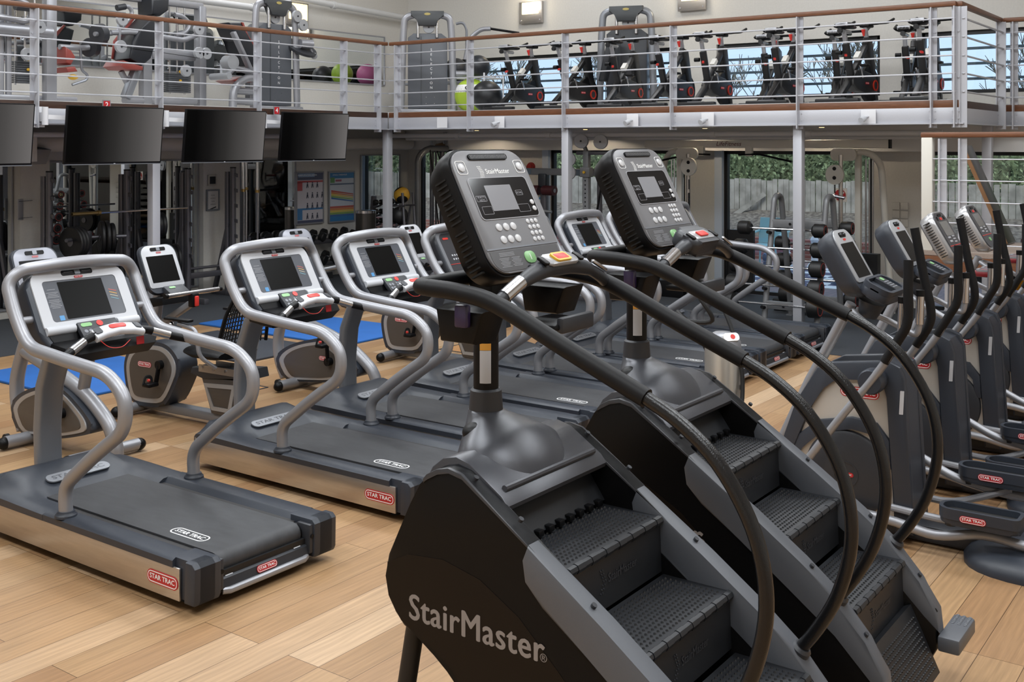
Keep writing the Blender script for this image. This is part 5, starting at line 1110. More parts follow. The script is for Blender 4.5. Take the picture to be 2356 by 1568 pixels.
for k in range(3): plate(9.25+k*.06, 12.45, .62, .225, (1, -.3, 0), 'black weight plate leaning low between the two squat racks', 'low plates between the racks')
for k in range(2): plate(9.02+k*.06, 12.35, 1.12, .17, (1, -.3, 0), 'smaller black weight plate hanging high between the two squat racks', 'high plates between the racks')
# tall upright bar stand
bs = thing('bar_stand', 'cluster of upright chrome barbells standing in front of the narrow mirror', 'barbell stand', (10.85, 12.6, 0)); MB().box((0, 0, .06), (.5, .4, .12), bev=.02).done('stand_base', M_RACK, bs)
for k, (dx, dy, hh) in enumerate(((-.16, 0, 1.98), (-.05, .08, 2.0), (.05, -.05, 1.96), (.14, .06, 1.98))):
    b = MB().cyl((dx, dy, .1), (dx*1.1+.02, dy, hh), .014, n=10).done('bar', M_CHR, bs); MB().cyl((dx*1.08, dy, hh-.45), (dx*1.1, dy, hh), .025, n=12).done('bar_sleeve', M_CHR, b); MB().cyl((dx*1.06, dy, hh-.48), (dx*1.06, dy, hh-.44), .036, n=12).done('bar_collar', mat('brass', 'a58b5a', .3, .9), b)
# wall fittings and posters
def wallpanel(x0, x1, z0, z1, y, name, lab, cat, fm=M_SIL):
    t = thing(name, lab, cat, ((x0+x1)/2, y, z0)); w, h = x1-x0, z1-z0; Pp = PL((0, 0, h/2), (1, 0, 0), (0, 0, 1))
    MB().frame(Pp, rrect(w, h, .006, 2), rrect(w-.05, h-.05, .003, 2), -.01, .012).done('frame', fm, t); return t, Pp, w, h
def strip(t, Pp, name, cx, cy, w, h, c, d=.004): MB().plate(Pp, rrect(w, h, .001, 1, cx, cy), -.006, d).done(name, mat('print_'+c, c, .5), t)
def figures(t, Pp, pts, c='3d4250'):
    for (x, y, s) in pts:
        m = MB(); m.plate(Pp, circ(.012*s, 8, x, y+.035*s), .006, .008)
        m.plate(Pp, [(x-.012*s, y+.02*s), (x+.012*s, y+.02*s), (x+.02*s, y-.04*s), (x+.008*s, y-.04*s), (x, y-.01*s), (x-.012*s, y-.045*s), (x-.022*s, y-.04*s)], .006, .008)
        m.done('figure_print', mat('print_'+c, c, .5), t)
t, Pp, w, h = wallpanel(12.24, 12.86, .89, 1.75, 13.17, 'exercise_poster', 'framed poster of exercise figures with red and blue bands, left of the two posters', 'poster')
strip(t, Pp, 'poster_sheet', 0, 0, w-.05, h-.05, 'b9b6bd'); strip(t, Pp, 'header_print', 0, h*.41, w-.05, .12, '4f556b', .005); strip(t, Pp, 'header_print', -.08, h*.43, .36, .06, '7d92ad', .0055); strip(t, Pp, 'band_print', 0, h*.31, w-.05, .03, 'a54c50', .0055); strip(t, Pp, 'block_print', -.23, h*.22, .12, .14, 'a34b4f', .0055); strip(t, Pp, 'band_print', 0, -h*.21, w-.05, .03, '3d6f9c', .0055); strip(t, Pp, 'block_print', -.23, -h*.32, .12, .16, '3d6f9c', .0055); strip(t, Pp, 'footer_print', 0, -h*.45, w-.05, .05, '4a4f66', .0055)
text('poster_lettering', 'WARM UP & COOL DOWN', Pp.at(-.06, h*.43, .006), .034, M_LET, t)
for r_ in range(4): figures(t, Pp, [(-.06+k*.11, .21-r_*.17, 1.1) for k in range(4 if r_ not in (0, 3) else 3)])
t, Pp, w, h = wallpanel(12.97, 13.59, .88, 1.74, 13.17, 'training_poster', 'framed poster with rainbow coloured training zone charts, right of the two posters', 'poster')
strip(t, Pp, 'poster_sheet', 0, 0, w-.05, h-.05, 'b4bcc8'); strip(t, Pp, 'header_print', 0, h*.42, w-.05, .10, '3e78a8', .005); strip(t, Pp, 'band_print', 0, h*.25, w-.05, .025, '5d6c82', .005); strip(t, Pp, 'block_print', -.22, h*.33, .10, .09, '5d8a5a', .0055); strip(t, Pp, 'block_print', -.08, h*.32, .14, .035, '96586a', .0055); strip(t, Pp, 'footer_print', 0, -h*.42, w-.05, .10, '3577ab', .005)
for k, c in enumerate(('a8574e', 'bd7d4c', 'c2b056', '7f9c5a', '41699a')):
    y0 = .12-k*.03; MB().plate(Pp, [(-.25, y0), (.27, y0-.075), (.27, y0-.105+.012), (-.25, y0-.03)], .003, .0056).done('chart_band', mat('print_'+c, c, .5), t)
    strip(t, Pp, 'chart_band', 0, -.17-k*.035, w-.06, .033, c, .0056)
text('poster_lettering', 'ZONES & THRESHOLDS', Pp.at(-.05, h*.43, .006), .032, M_LET, t)
t, Pp, w, h = wallpanel(10.38, 10.62, 1.215, 1.53, 13.065, 'notice', 'small framed white notice with black dumbbell drawing on the wall panel', 'sign', M_SILD)
strip(t, Pp, 'notice_sheet', 0, 0, w-.05, h-.05, 'c9c6c2'); 
for k, s in enumerate(('PLEASE', 'RE-RACK', 'YOUR', 'WEIGHTS')): text('notice_lettering', s, Pp.at(0, .07-k*.045, .005), .022, mat('print_black', '15161a', .5), t)
MB().plate(PL(Pp.p(0, -.12, .0), V((1, 0, .3)), V((-.3, 0, 1))), rrect(.12, .016, .004, 2), .004, .006).done('drawing', mat('print_black', '15161a', .5), t)
t, Pp, w, h = wallpanel(10.41, 10.57, 1.585, 1.745, 13.065, 'wall_control', 'small square wall control with dark display above the notice', 'control panel', M_STEEL); strip(t, Pp, 'control_display', 0, 0, w-.05, h-.05, '14181d')
sp_ = thing('wall_speaker', 'grey wedge shaped wall speaker below the leftmost television', 'speaker', (7.4, 12.75, 1.95)); MB().prism([(-.30, 0), (.20, 0), (.27, .18), (-.30, .2)], 'Y', -.12, .14, .01).done('cabinet', mat('speaker_grey', '8c8a88', .6), sp_); MB().prism([(-.30, .2), (.27, .18), (.1, .215), (-.3, .22)], 'Y', -.11, .13).done('top_panel', M_CHAR, sp_)
ho = thing('wall_holder', 'empty metal wall holder on the left white pillar panel', 'holder', (7.52, 13.03, 1.26)); MB().box((-.03, 0, .12), (.07, .012, .26), bev=.003).done('back_plate', M_SIL, ho)
for z in (.01, .22): MB().tube([(-.06, -.01, z), (.1, -.05, z+.01)], .004, n=6).done('wire_arm', M_CHR, ho)
# dumbbell rack, bin and dumbbell towers
def dumbbell(x, y, z, r, L, ax, lab, grp, hm=M_IRON):
    t = thing('dumbbell', lab, 'dumbbell', (x, y, z), group=grp); ax = V(ax).normalized()
    for s in (-1, 1): MB().lathe([(0, -.0), (r*.85, .0), (r, .012), (r, L*.3), (r*.75, L*.33)], ax*s*(L*.5)-ax*s*0, -ax*s, n=16).done('head', hm, t)
    MB().cyl(-ax*L*.3, ax*L*.3, .014, n=8).done('handle', M_CHR, t)
dr = thing('dumbbell_rack', 'low two tier dumbbell rack under the posters', 'rack', (12.35, 12.95, 0))
for z, y in ((.62, 0), (.28, -.12)):
    for dy in (-.09, .09): MB().box((0, y+dy, z), (2.0, .04, .06), rot=MX.Rotation(.35, 3, 'X'), bev=.005).done('tray_rail', M_RACK, dr)
for s in (-1, 1): MB().bar((s*.9, .1, .75), (s*.9, -.2, .0), .06, .06).done('rack_leg', M_RACK, dr)
for k in range(8): dumbbell(11.55+k*.235, 12.93, .72, .075, .26, (.25, -1, -.25), 'round black dumbbell on the upper tier of the low rack under the posters', 'dumbbells on the upper tier')
for k in range(7): dumbbell(11.65+k*.25, 12.81, .37, .08, .27, (.25, -1, -.25), 'round black dumbbell on the lower tier of the low rack under the posters', 'dumbbells on the lower tier')
bn = thing('steel_bin', 'tall cylindrical dark steel bin right of the posters', 'bin', (13.0, 12.35, 0)); MB().lathe([(.165, 0), (.165, 1.08), (.155, 1.09)], (0, 0, 0), n=28).done('bin_body', mat('dark_steel', '55524f', .3, .8), bn); MB().lathe([(.168, 1.08), (.168, 1.12), (.12, 1.13)], (0, 0, 0), n=28).done('bin_rim', M_CHR, bn)
for i, (x, l) in enumerate(((13.62, 'left dumbbell tower'), (14.02, 'right dumbbell tower'))):
    t = thing('dumbbell_tower', 'upright dark rack for small dumbbells in the far corner, %s of the pair' % ('left' if i == 0 else 'right'), 'rack', (x, 12.75, 0))
    MB().bar((0, .12, 0), (0, .0, 1.32), .05, .10, .01, up=(1, 0, 0)).done('mast', M_RACK, t); MB().box((0, 0, .03), (.34, .5, .06), bev=.01).done('base', M_RACK, t)
    for k in range(6):
        for s in (-1, 1): MB().bar((s*.05, .03-k*.0, .35+k*.155), (s*.05, -.12, .39+k*.155), .02, .03).done('cradle', M_RACK, t)
    for k in range(6): dumbbell(x+.02, 12.66, .44+k*.155, .048, .20, (1, -.1, 0), 'small black dumbbell in the %s upright tower in the corner' % ('left' if i == 0 else 'right'), 'small dumbbells in the %s tower' % ('left' if i == 0 else 'right'))
# medicine balls on a two legged rack
mr = thing('ball_stand', 'slanted steel stand holding medicine balls right of the corner column', 'rack', (13.5, 11.95, 0))
for s in (-1, 1): MB().cyl((s*.13-.05, -.22, 0), (s*.13+.05, -.02, 1.40), .022, n=10).done('leg', M_RACK, mr); MB().cyl((s*.13, .3, 0), (s*.13+.05, .02, 1.2), .02, n=10).done('rear_leg', M_RACK, mr)
for z, in ((1.2,), (.86,), (.5,)): MB().tube([(-.12, -.12, z), (-.12, .2, z-.02), (.14, .2, z-.02), (.14, -.12, z)], .012, n=8).done('ball_hoop', M_RACK, mr)
def medball(x, y, z, r, c, lab, panels=None):
    t = thing('medicine_ball', lab, 'medicine ball', (x, y, z-r)); MB().ell((0, 0, r), r, 24, 16).done('ball', mat('mb_'+c, c, .5), t)
    if panels:
        for ax in ((.9, -.35, .2), (-.5, -.5, -.7), (-.2, .5, .8)):
            ax = V(ax).normalized(); MB().lathe([(r*1.012*math.sin(a), r*1.012*math.cos(a)) for a in [.02+k*.12 for k in range(7)]], (0, 0, r), ax, n=22).done('ball_panel', M_IRON, t)
medball(13.52, 12.03, 1.36, .135, 'c99a2e', 'yellow and black medicine ball on the top of the slanted stand', True); medball(13.48, 12.05, 1.02, .15, '1a1a1c', 'black medicine ball in the middle of the slanted stand'); medball(13.44, 12.05, .66, .15, '1c1c1e', 'black medicine ball at the bottom of the slanted stand with a white mark')
# cable column in the corner
cc = thing('cable_column', 'tall grey cable column with two pulleys on top, in the far corner', 'cable machine', (14.36, 12.1, 0))
MB().tube(fillet([(-.30, .05, 0), (-.30, .05, 1.98), (-.12, .0, 2.12), (.35, -.05, 2.12)], .16, 5), .055, n=12).done('column', M_GREYM, cc); MB().cyl((.28, 0, 0), (.28, 0, 2.1), .045, n=12).done('rear_column', M_RACK, cc)
for x in (.0, .06, .14): MB().cyl((x, .02, .1), (x, .02, 2.1), .018, n=8).done('guide_rod', M_RACK, cc)
pulley(cc, (-.02, -.05, 2.27), (.4, -1, 0), .10); pulley(cc, (.30, -.05, 2.30), (.4, -1, 0), .10)
MB().bar((-.05, 0, 2.14), (.33, 0, 2.2), .05, .06).done('pulley_arm', mat('worn_bronze', '7d6650', .4, .4), cc)
for a, b in (((-.1, -.05, 2.1), (.12, -.1, .5)), ((.08, -.05, 2.1), (.72, -.2, .4)), ((-.18, 0, 1.8), (-.18, 0, .3))): MB().cyl(a, b, .012 if a[0] != -.18 else .007, n=6).done('cable', M_BLK, cc)
MB().box((.05, .05, .04), (1.0, .6, .08), bev=.01).done('base', M_RACK, cc); pulley(cc, (.0, -.1, .62), (.4, -1, 0), .09)
# second cable column with punched mast, behind the consoles
cm = thing('cable_mast', 'grey punched cable mast with four pulleys standing left of the rear stair climber console', 'cable machine', (13.2, 8.25, 0))
MB().box((0, 0, 1.05), (.08, .09, 2.1), bev=.008).done('mast', M_GREYM, cm); hl = MB()
for k in range(26): hl.cyl((-.041, 0, .3+k*.06), (-.043, 0, .3+k*.06), .011, n=8)
hl.done('mast_holes', M_BLK, cm); MB().box((-.01, 0, 1.80), (.11, .16, .14), bev=.01).done('carriage', M_GREYM, cm); MB().cyl((-.07, 0, 1.80), (-.085, 0, 1.80), .02, n=10).done('carriage_knob', M_YEL, cm)
MB().box((0, -.15, 2.07), (.07, .62, .05), bev=.008).done('top_arm', M_RACK, cm)
for y, z in ((.06, 2.24), (-.26, 2.23), (.27, 1.98), (.27, 1.79)): pulley(cm, (-.05, y, z), (1, .25, 0), .10)
MB().bar((0, 0, 2.08), (-.02, .06, 2.24), .04, .05, up=(1, 0, 0)).done('pulley_link', M_GREYM, cm); MB().cyl((-.05, -.27, 1.6), (-.02, -.05, .6), .016, n=8).done('strap', M_BLK, cm); MB().box((0, 0, .04), (.5, .9, .08), bev=.01).done('base', M_RACK, cm)
hb = thing('roller_machine', 'grey strength machine with long beam and dark red rollers between the stair climber consoles', 'strength machine', (13.75, 9.35, 0))
MB().box((0, .1, 1.78), (.09, 2.3, .10), bev=.012).done('beam', M_GREYM, hb)
for y in (.35, -.55): MB().box((-.048, y, 1.78), (.004, .26, .085)).done('beam_label', mat('slate_bar', '5d6a74', .5), hb)
MB().box((0, 0, .85), (.09, .10, 1.7), bev=.01).done('mast', M_RACK, hb); MB().box((-.02, 0, 1.65), (.12, .14, .2), bev=.015).done('mast_head', M_CHAR, hb)
for s in (-1, 1): MB().cyl((-.08, s*.04, 1.5), (-.10, s*.25, 1.5), .075, n=18).done('roller_pad', mat('maroon_vinyl', '43191c', .45), hb); MB().cyl((-.10, s*.25, 1.5), (-.10, s*.255, 1.5), .03, n=12).done('roller_cap', M_SIL, hb)
for y in (.40, .10): MB().tube(fillet([(-.1, y-.3, 1.18), (-.15, y, 1.20), (-.2, y+.08, .95), (-.25, y-.1, .65)], .08, 5), .022, n=10).done('arm', M_GREYM, hb)
MB().box((0, 0, .04), (1.0, .9, .08), bev=.01).done('base', M_RACK, hb); MB().cyl((0, 1.2, 0), (0, 1.2, 1.76), .04, n=10).done('end_leg', M_RACK, hb); MB().cyl((0, -.98, 0), (0, -.98, 1.76), .04, n=10).done('end_leg', M_RACK, hb)
# alarm bell and notices on the pier
ab = thing('alarm_sounder', 'small red round alarm sounder on the pier between the stair climber consoles', 'alarm', (14.97, 10.46, 1.78)); MB().cyl((.02, 0, .04), (-.05, 0, .04), .065, .05, n=18).done('sounder', mat('alarm_red', '8f1f1c', .4), ab); MB().cyl((.03, 0, .04), (0, 0, .04), .075, n=18).done('sounder_base', mat('alarm_red', '8f1f1c', .4), ab)
nt_ = thing('safety_notice', 'white fire safety notice with red and blue marks low on the pier', 'sign', (14.97, 10.27, 1.08)); MB().box((.01, 0, .12), (.01, .16, .26)).done('notice_sheet', M_LET, nt_); MB().cyl((.006, 0, .22), (.002, 0, .22), .022, n=12).done('blue_mark', mat('logo_blue', '4f8fc4', .4), nt_); MB().box((.004, 0, .01), (.004, .16, .03)).done('red_mark', M_RED, nt_)
cp = thing('call_point', 'small red fire call point beside the safety notice', 'alarm', (14.97, 10.50, 1.10)); MB().box((.01, 0, .05), (.04, .1, .1), bev=.008).done('box', M_REDB, cp)
# white cable crossover across the garden door
cx = thing('cable_crossover', 'white cable crossover machine spanning the garden door', 'cable machine', (14.2, 6.0, 0))
MB().box((0, .08, 2.20), (.08, 3.55, .11), bev=.008).done('top_beam', M_CREAM, cx); MB().box((0, -1.70, 2.20), (.085, .02, .115)).done('beam_cap', M_BLK, cx)
text('beam_lettering', 'LifeFitness', PL((-.043, .52, 2.20), (0, -1, 0), (0, 0, 1)), .09, mat('maroon_print', '5b2226', .5), cx, shear=.25)
for s, y in ((1, 1.15), (-1, -1.15)):
    MB().tube(fillet([(-.05, y-.05*s, 2.08), (-.02, y+.28*s, 2.10), (.05, y+.42*s, 1.95), (.18, y+.52*s, .0)], .2, 6), .042, n=12).done('curved_frame', M_CREAM, cx)
    MB().box((0, y+.14*s, 1.05), (.07, .075, 2.1), bev=.008).done('upright', M_CREAM, cx); MB().cyl((-.12, y-.05*s, .05), (-.12, y-.05*s, 2.06), .028, n=12).done('slide_tube', M_STEEL, cx)
    MB().plate(PL((-.10, y-.02*s, 2.06), (0, -1, 0), (0, 0, 1)), rrect(.34, .16, .07, 5), -.02, .02).done('top_bracket', M_CREAM, cx)
    for k in range(3): MB().cyl((.06, y+(.22+k*.045)*s, .1), (.06, y+(.22+k*.045)*s, 2.0), .012, n=8).done('guide_rod', M_CHR, cx)
    hd = MB().plate(PL((-.2, y+.10*-s, 1.80 if s < 0 else 1.88), (0, -1, 0), (0, 0, 1)), circ(.12, 20, 0, 0, .13), -.02, .02).done('pulley_head', M_CREAM, cx)
    for dz in (.06, -.06): MB().cyl((-.225, y-.10*s, 1.82+dz+(.0 if s < 0 else .06)), (-.215, y-.10*s, 1.82+dz+(.0 if s < 0 else .06)), .025, n=12).done('pulley_bolt', M_BLK, hd)
    MB().cyl((-.2, y-.10*s, 1.70), (-.2, y-.10*s, 1.56), .008, n=6).done('strap_hook', M_BLK, cx)
    MB().box((-.03, y+.25*s, .12), (.3, .5, .24), bev=.01).done('weight_base', M_BLK, cx)
    MB().box((.06, y+.27*s, .5), (.12, .24, .55)).done('weight_stack', M_IRON, cx)
rp = MB()
for k in range(22): rp.ell((-.2, 1.05, 1.50-k*.018), (.017, .017, .012), 8, 5)
rp.done('rope_handle', M_IRON, cx); MB().lathe([(.0, 0), (.03, .005), (.03, .02), (.015, .03)], (-.2, 1.05, 1.07), n=12).done('rope_end', M_IRON, cx)
MB().cyl((-.2, -1.18, 1.50), (-.2, -1.00, 1.53), .02, n=10).done('grip_handle', M_CHR, cx)
for y, s in ((.95, 1), (.22, -1)):
    MB().box((-.02, y-.1*s*0, 2.10), (.06, .10, .14), bev=.006).done('bar_hanger', M_CREAM, cx); MB().tube(fillet([(-.04, y-.15*s, 2.05), (-.04, y+.15*s, 2.06), (-.04, y+.62*s, 1.96)], .04, 3), .014, n=8).done('pull_bar', M_BLK, cx)
# barbell rack
br = thing('barbell_rack', 'grey A shaped barbell rack with two rounded tops behind the tall right column', 'rack', (13.05, 4.98, 0))
for y in (.36, -.30):
    MB().tube(fillet([(-.44, y, 0), (-.16, y, 1.30), (-.10, y, 1.56), (.10, y, 1.56), (.16, y, 1.30), (.44, y, 0)], .2, 7), .036, n=12).done('end_frame', M_GREYM, br)
    for s in (-1, 1): MB().box((s*.44, y, .01), (.16, .08, .02)).done('foot_plate', M_GREYM, br)
for s in (-1, 1):
    for z, x in ((1.22, .18), (.24, .39)):
        c = MB().bar((s*x, .36, z), (s*x, -.30, z), .05, .10, .008).done('cross_bar', M_GREYM, br)
        for y in (.12, -.02): MB().cyl((s*(x+.026), y, z), (s*(x+.034), y, z), .016, n=10).done('bolt', M_BLK, c)
    for k in range(5):
        z = 1.10-k*.225; x = .21+.045*k
        for y in (.36, -.30): MB().cyl((s*x, y, z), (s*(x+.11), y, z+.02), .022, n=10).done('bar_peg', M_BLK, br)
def fixbar(x, y0, y1, z, r, n, lab):
    t = thing('fixed_barbell', lab, 'barbell', (x, (y0+y1)/2, z), group=None); L = (y1-y0)/2
    MB().cyl((0, -L, 0), (0, L, 0), .014, n=10).done('shaft', M_CHR, t)
    for s in (-1, 1):
        hd = MB().lathe([(0, 0), (r*.9, .0), (r, .02), (r, .13), (r*.6, .16)], (0, s*L, 0), (0, -s, 0), n=22).done('head', M_IRON, t)
        E = PL((0, s*(L+.001), 0), (0-s, 0, 0), (0, 0, 1)); MB().frame(E, circ(r*.78, 20), circ(r*.7, 20), 0, .002).done('red_ring', mat('ring_red', '9a3a33', .5), hd)
        if n and s > 0: text('weight_number', n, PL((0, L, 0), (-1, 0, 0), (0, 0, 1)), r*.9, mat('number_gold', 'c9b684', .5), hd, d=.003)
for k, (z, n, l) in enumerate(((1.14, '10', 'top'), (.91, '15', 'second from top'), (.69, '', 'middle'), (.46, '', 'second from bottom'), (.24, '', 'bottom'))):
    fixbar(12.75-.045*k, 4.62, 5.72+.03*k, z+.02, .085+.008*k, n, 'fixed weight barbell on the near side of the barbell rack, %s peg' % l)
    fixbar(13.36+.045*k, 4.50, 5.50, z+.02, .085+.006*k, '', 'fixed weight barbell on the window side of the barbell rack, %s peg' % l)
st = thing('aerobic_step', 'low black aerobic step on the rubber floor before the garden door', 'step', (13.9, 5.15, 0)); MB().box((0, 0, .14), (.35, 1.1, .05), bev=.02).done('step_top', M_RUB, st)
for s in (-1, 1): MB().box((0, s*.45, .06), (.36, .16, .12), bev=.02).done('riser', M_BLK, st)
# wipe dispenser with hanging hose
wd = thing('hose_canister', 'silver cylinder with black hose standing behind the rear stair climber', 'canister', (7.12, 3.32, 0))
MB().lathe([(.125, 0), (.128, .02), (.128, .76), (.115, .80)], (0, 0, 0), n=32).done('canister_body', mat('canister_silver', 'c2bdb4', .32, .75), wd); MB().lathe([(.128, .77), (.125, .81), (.105, .85), (.06, .875), (0, .88)], (0, 0, 0), n=32).done('canister_lid', M_SIL, wd)
Pt = PL((-.05, -.085, .855), (.8, -.6, 0), (.3, .4, .75)); MB().plate(Pt, rrect(.12, .06, .025, 4), -.01, .006).done('lid_label', M_LET, wd); MB().plate(Pt, circ(.018, 12, .01, 0), .005, .008).done('red_dot', M_REDB, wd)
PLb = PL((.055, -.1175, .50), (.9, .43, 0), (0, 0, 1)); MB().plate(PLb, rrect(.11, .035, .002, 1), -.004, .004).done('name_label', M_BLK, wd); text('label_lettering', 'MODO', PLb.at(0, 0, .004), .032, M_LET, wd, off=.01)
MB().tube(spline([(.10, -.05, .25), (.16, -.10, .12), (.30, .1, .25), (.28, .3, .75), (.0, .35, .98), (-.12, .22, .95), (-.17, .0, .98), (-.22, .08, 1.15), (-.05, .2, 1.25), (.08, .1, 1.12), (.05, -.02, .95), (.0, -.13, .70), (-.03, -.16, .45), (-.15, -.17, .2)], 6), .016, n=8).done('hose', M_RUB, wd)
# mats, floor boxes and small things on the floor
for x0, x1, y0, y1, c, l in ((5.4, 6.75, 8.55, 10.2, '1f5ea8', 'blue exercise mat on the wood floor behind the first recumbent bike'), (8.55, 9.85, 8.45, 10.9, '1f5ea8', 'blue exercise mat on the wood floor behind the third treadmill'), (7.3, 8.35, 8.6, 10.3, '2e323a', 'dark grey exercise mat behind the second treadmill console'), (11.8, 12.6, .5, 2.2, '1f78c8', 'bright blue mat at the right picture edge beyond the elliptical trainers')):
    m = MB().box(((x0+x1)/2, (y0+y1)/2, .012), (x1-x0, y1-y0, .024), bev=.008).done('exercise_mat', mat('mat_'+c, c, .7, nz=(3, .08))); tag(m, l, 'mat')
for (x, y, l) in ((5.85, 8.0, 'square flush floor socket box beside the first recumbent bike'), (6.55, 7.75, 'square flush floor socket box beside the second upright bike'), (9.2, 7.35, 'square flush floor socket box behind the fourth treadmill')):
    t = thing('floor_box', l, 'floor socket', (x, y, 0)); MB().frame(PL((0, 0, 0), (1, 0, 0), (0, 1, 0)), rrect(.34, .34, .01, 2), rrect(.30, .30, .008, 2), .0, .004).done('box_frame', M_CHAR, t); MB().plate(PL((0, 0, 0), (1, 0, 0), (0, 1, 0)), rrect(.30, .30, .008, 2), 0, .002).done('box_lid', mat('lid_wood', 'b0804f', .5), t)
kb = thing('floor_bench', 'silver bench leg frame with orange mark and black foot, behind the front stair climber', 'bench', (9.75, 7.75, 0))
MB().bar((0, 0, .02), (.08, .05, .62), .10, .14, .02, up=(1, 0, 0)).done('leg', M_SIL, kb); MB().box((0, 0, .02), (.30, .16, .04), bev=.01).done('foot', M_BLK, kb); MB().box((.35, .25, .68), (.9, .34, .09), bev=.03).done('bench_pad', M_VIN, kb); MB().bar((.7, .5, .02), (.62, .45, .62), .1, .14, .02, up=(1, 0, 0)).done('leg', M_SIL, kb); MB().box((.7, .5, .02), (.30, .16, .04), bev=.01).done('foot', M_BLK, kb)
for z in (.25, .32): MB().box((-.04+z*.1, -.075+z*.07, z), (.035, .012, .03)).done('orange_mark', mat('orange', 'c8703a', .5), kb)
# ------------------------------------------------------------------ raised landing and stairs at the right
for nm, a in (('floor_landing', (10.6, 12.0, -4.5, 2.93, 1.16, 1.20)),): sbox(nm, *a, mat('landing_granite', '8e7f74', .6, nz=(200, .25)))
sbox('trim_landing', 10.57, 10.62, -4.5, 2.95, 1.02, 1.155, M_TIMB); sbox('trim_landing', 10.57, 12.0, 2.92, 2.96, 1.02, 1.155, M_TIMB)
for y in (2.7, .8, -1.2, -3.4): sbox('column', 10.72, 10.80, y-.04, y+.04, 0, 1.16, M_RAIL)
lr = thing('landing_railing', 'railing of the raised landing with cream end post and timber top rail', 'railing', (10.68, 2.88, 1.2))
MB().bar((0, .06, 1.085), (0, -6, 1.085), .085, .05, .012).done('handrail', M_TIMB, lr); MB().box((0, 0, .53), (.10, .10, 1.06), bev=.006).done('end_post', M_CREAM, lr)
for y in (-.13, -.31, -2.0, -3.5):
    b = MB().box((0, y, .5), (.012, .08, 1.1)); b.box((-.02, y+.02, .5), (.05, .012, 1.1)); po = b.done('post', M_RAIL, lr)
    for z in (.2, .45, .7, .95): MB().cyl((-.008, y+.02, z), (-.018, y+.02, z), .012, n=8).done('bolt', M_RAIL, po)
for z in (.075, .265, .46, .66, .86): MB().cyl((-.03, -.05, z), (-.03, -6, z), .006, n=8).done('rail', M_RAIL, lr)
sbox('trim_stringer', 11.25, 11.3, .2, 1.75, 0, 1.1, M_BLKM)
for k in range(6):
    s = MB().box((11.55, .55+k*.0, 1.0-k*.17), (.9, 1.5, .05), bev=.006).done('stair_tread', M_BLKM); s.location.y = 1.55-k*.14; struct(s)
lb = thing('leaning_board', 'tall dark board with brown edge leaning behind the landing railing', 'board', (11.8, 2.85, 1.2))
MB().bar((.0, -.05, .98), (.0, -.47, .01), .03, .32, .003, up=(1, 0, 0)).done('board', mat('slate_board', '2b2d2d', .3), lb); MB().bar((-.17, -.02, 1.05), (-.17, -.46, .01), .035, .03, up=(1, 0, 0)).done('board_edge', mat('edge_brown', '7a5636', .5), lb)
ws = thing('warning_sign', 'yellow triangular warning sign at the right picture edge', 'sign', (11.2, 2.12, .82)); MB().plate(PL((0, 0, .1), (.3, -1, 0), (0, 0, 1)), [(-.14, -.1), (.14, -.1), (0, .14)], -.004, .004).done('sign_face', mat('warning_yellow', 'd9a21f', .5), ws); MB().plate(PL((0, 0, .1), (.3, -1, 0), (0, 0, 1)), rrect(.02, .1, .004, 2, 0, 0), .004, .006).done('sign_mark', M_BLK, ws); MB().cyl((0, 0, -.82), (0, 0, .0), .02, n=8).done('sign_post', M_BLKM, ws)
st_ = thing('door_sticker', 'white square sticker with red round emblem on the glass of the garden door', 'sticker', (14.98, 5.22, 1.40)); MB().box((0, 0, .09), (.006, .19, .19)).done('sticker_sheet', M_LET, st_); MB().plate(PL((-.003, 0, .09), (0, -1, 0), (0, 0, 1)), circ(.08, 24), 0, .003).done('red_emblem', M_RED, st_); MB().plate(PL((-.003, 0, .09), (0, -.8, .6), (0, .6, .8)), rrect(.14, .022, .004, 2), .003, .005).done('white_stroke', M_LET, st_)
# switches on the cream wall by the door
for i in range(2):
    for j in range(4): s = MB().box((14.99, 4.46-i*.11, 1.02+j*.115), (.02, .10, .10), bev=.006).done('wall_switch', M_WALL); tag(s, 'blank square switch plate in the block on the cream wall by the garden door', 'switch', 'wall switch plates')
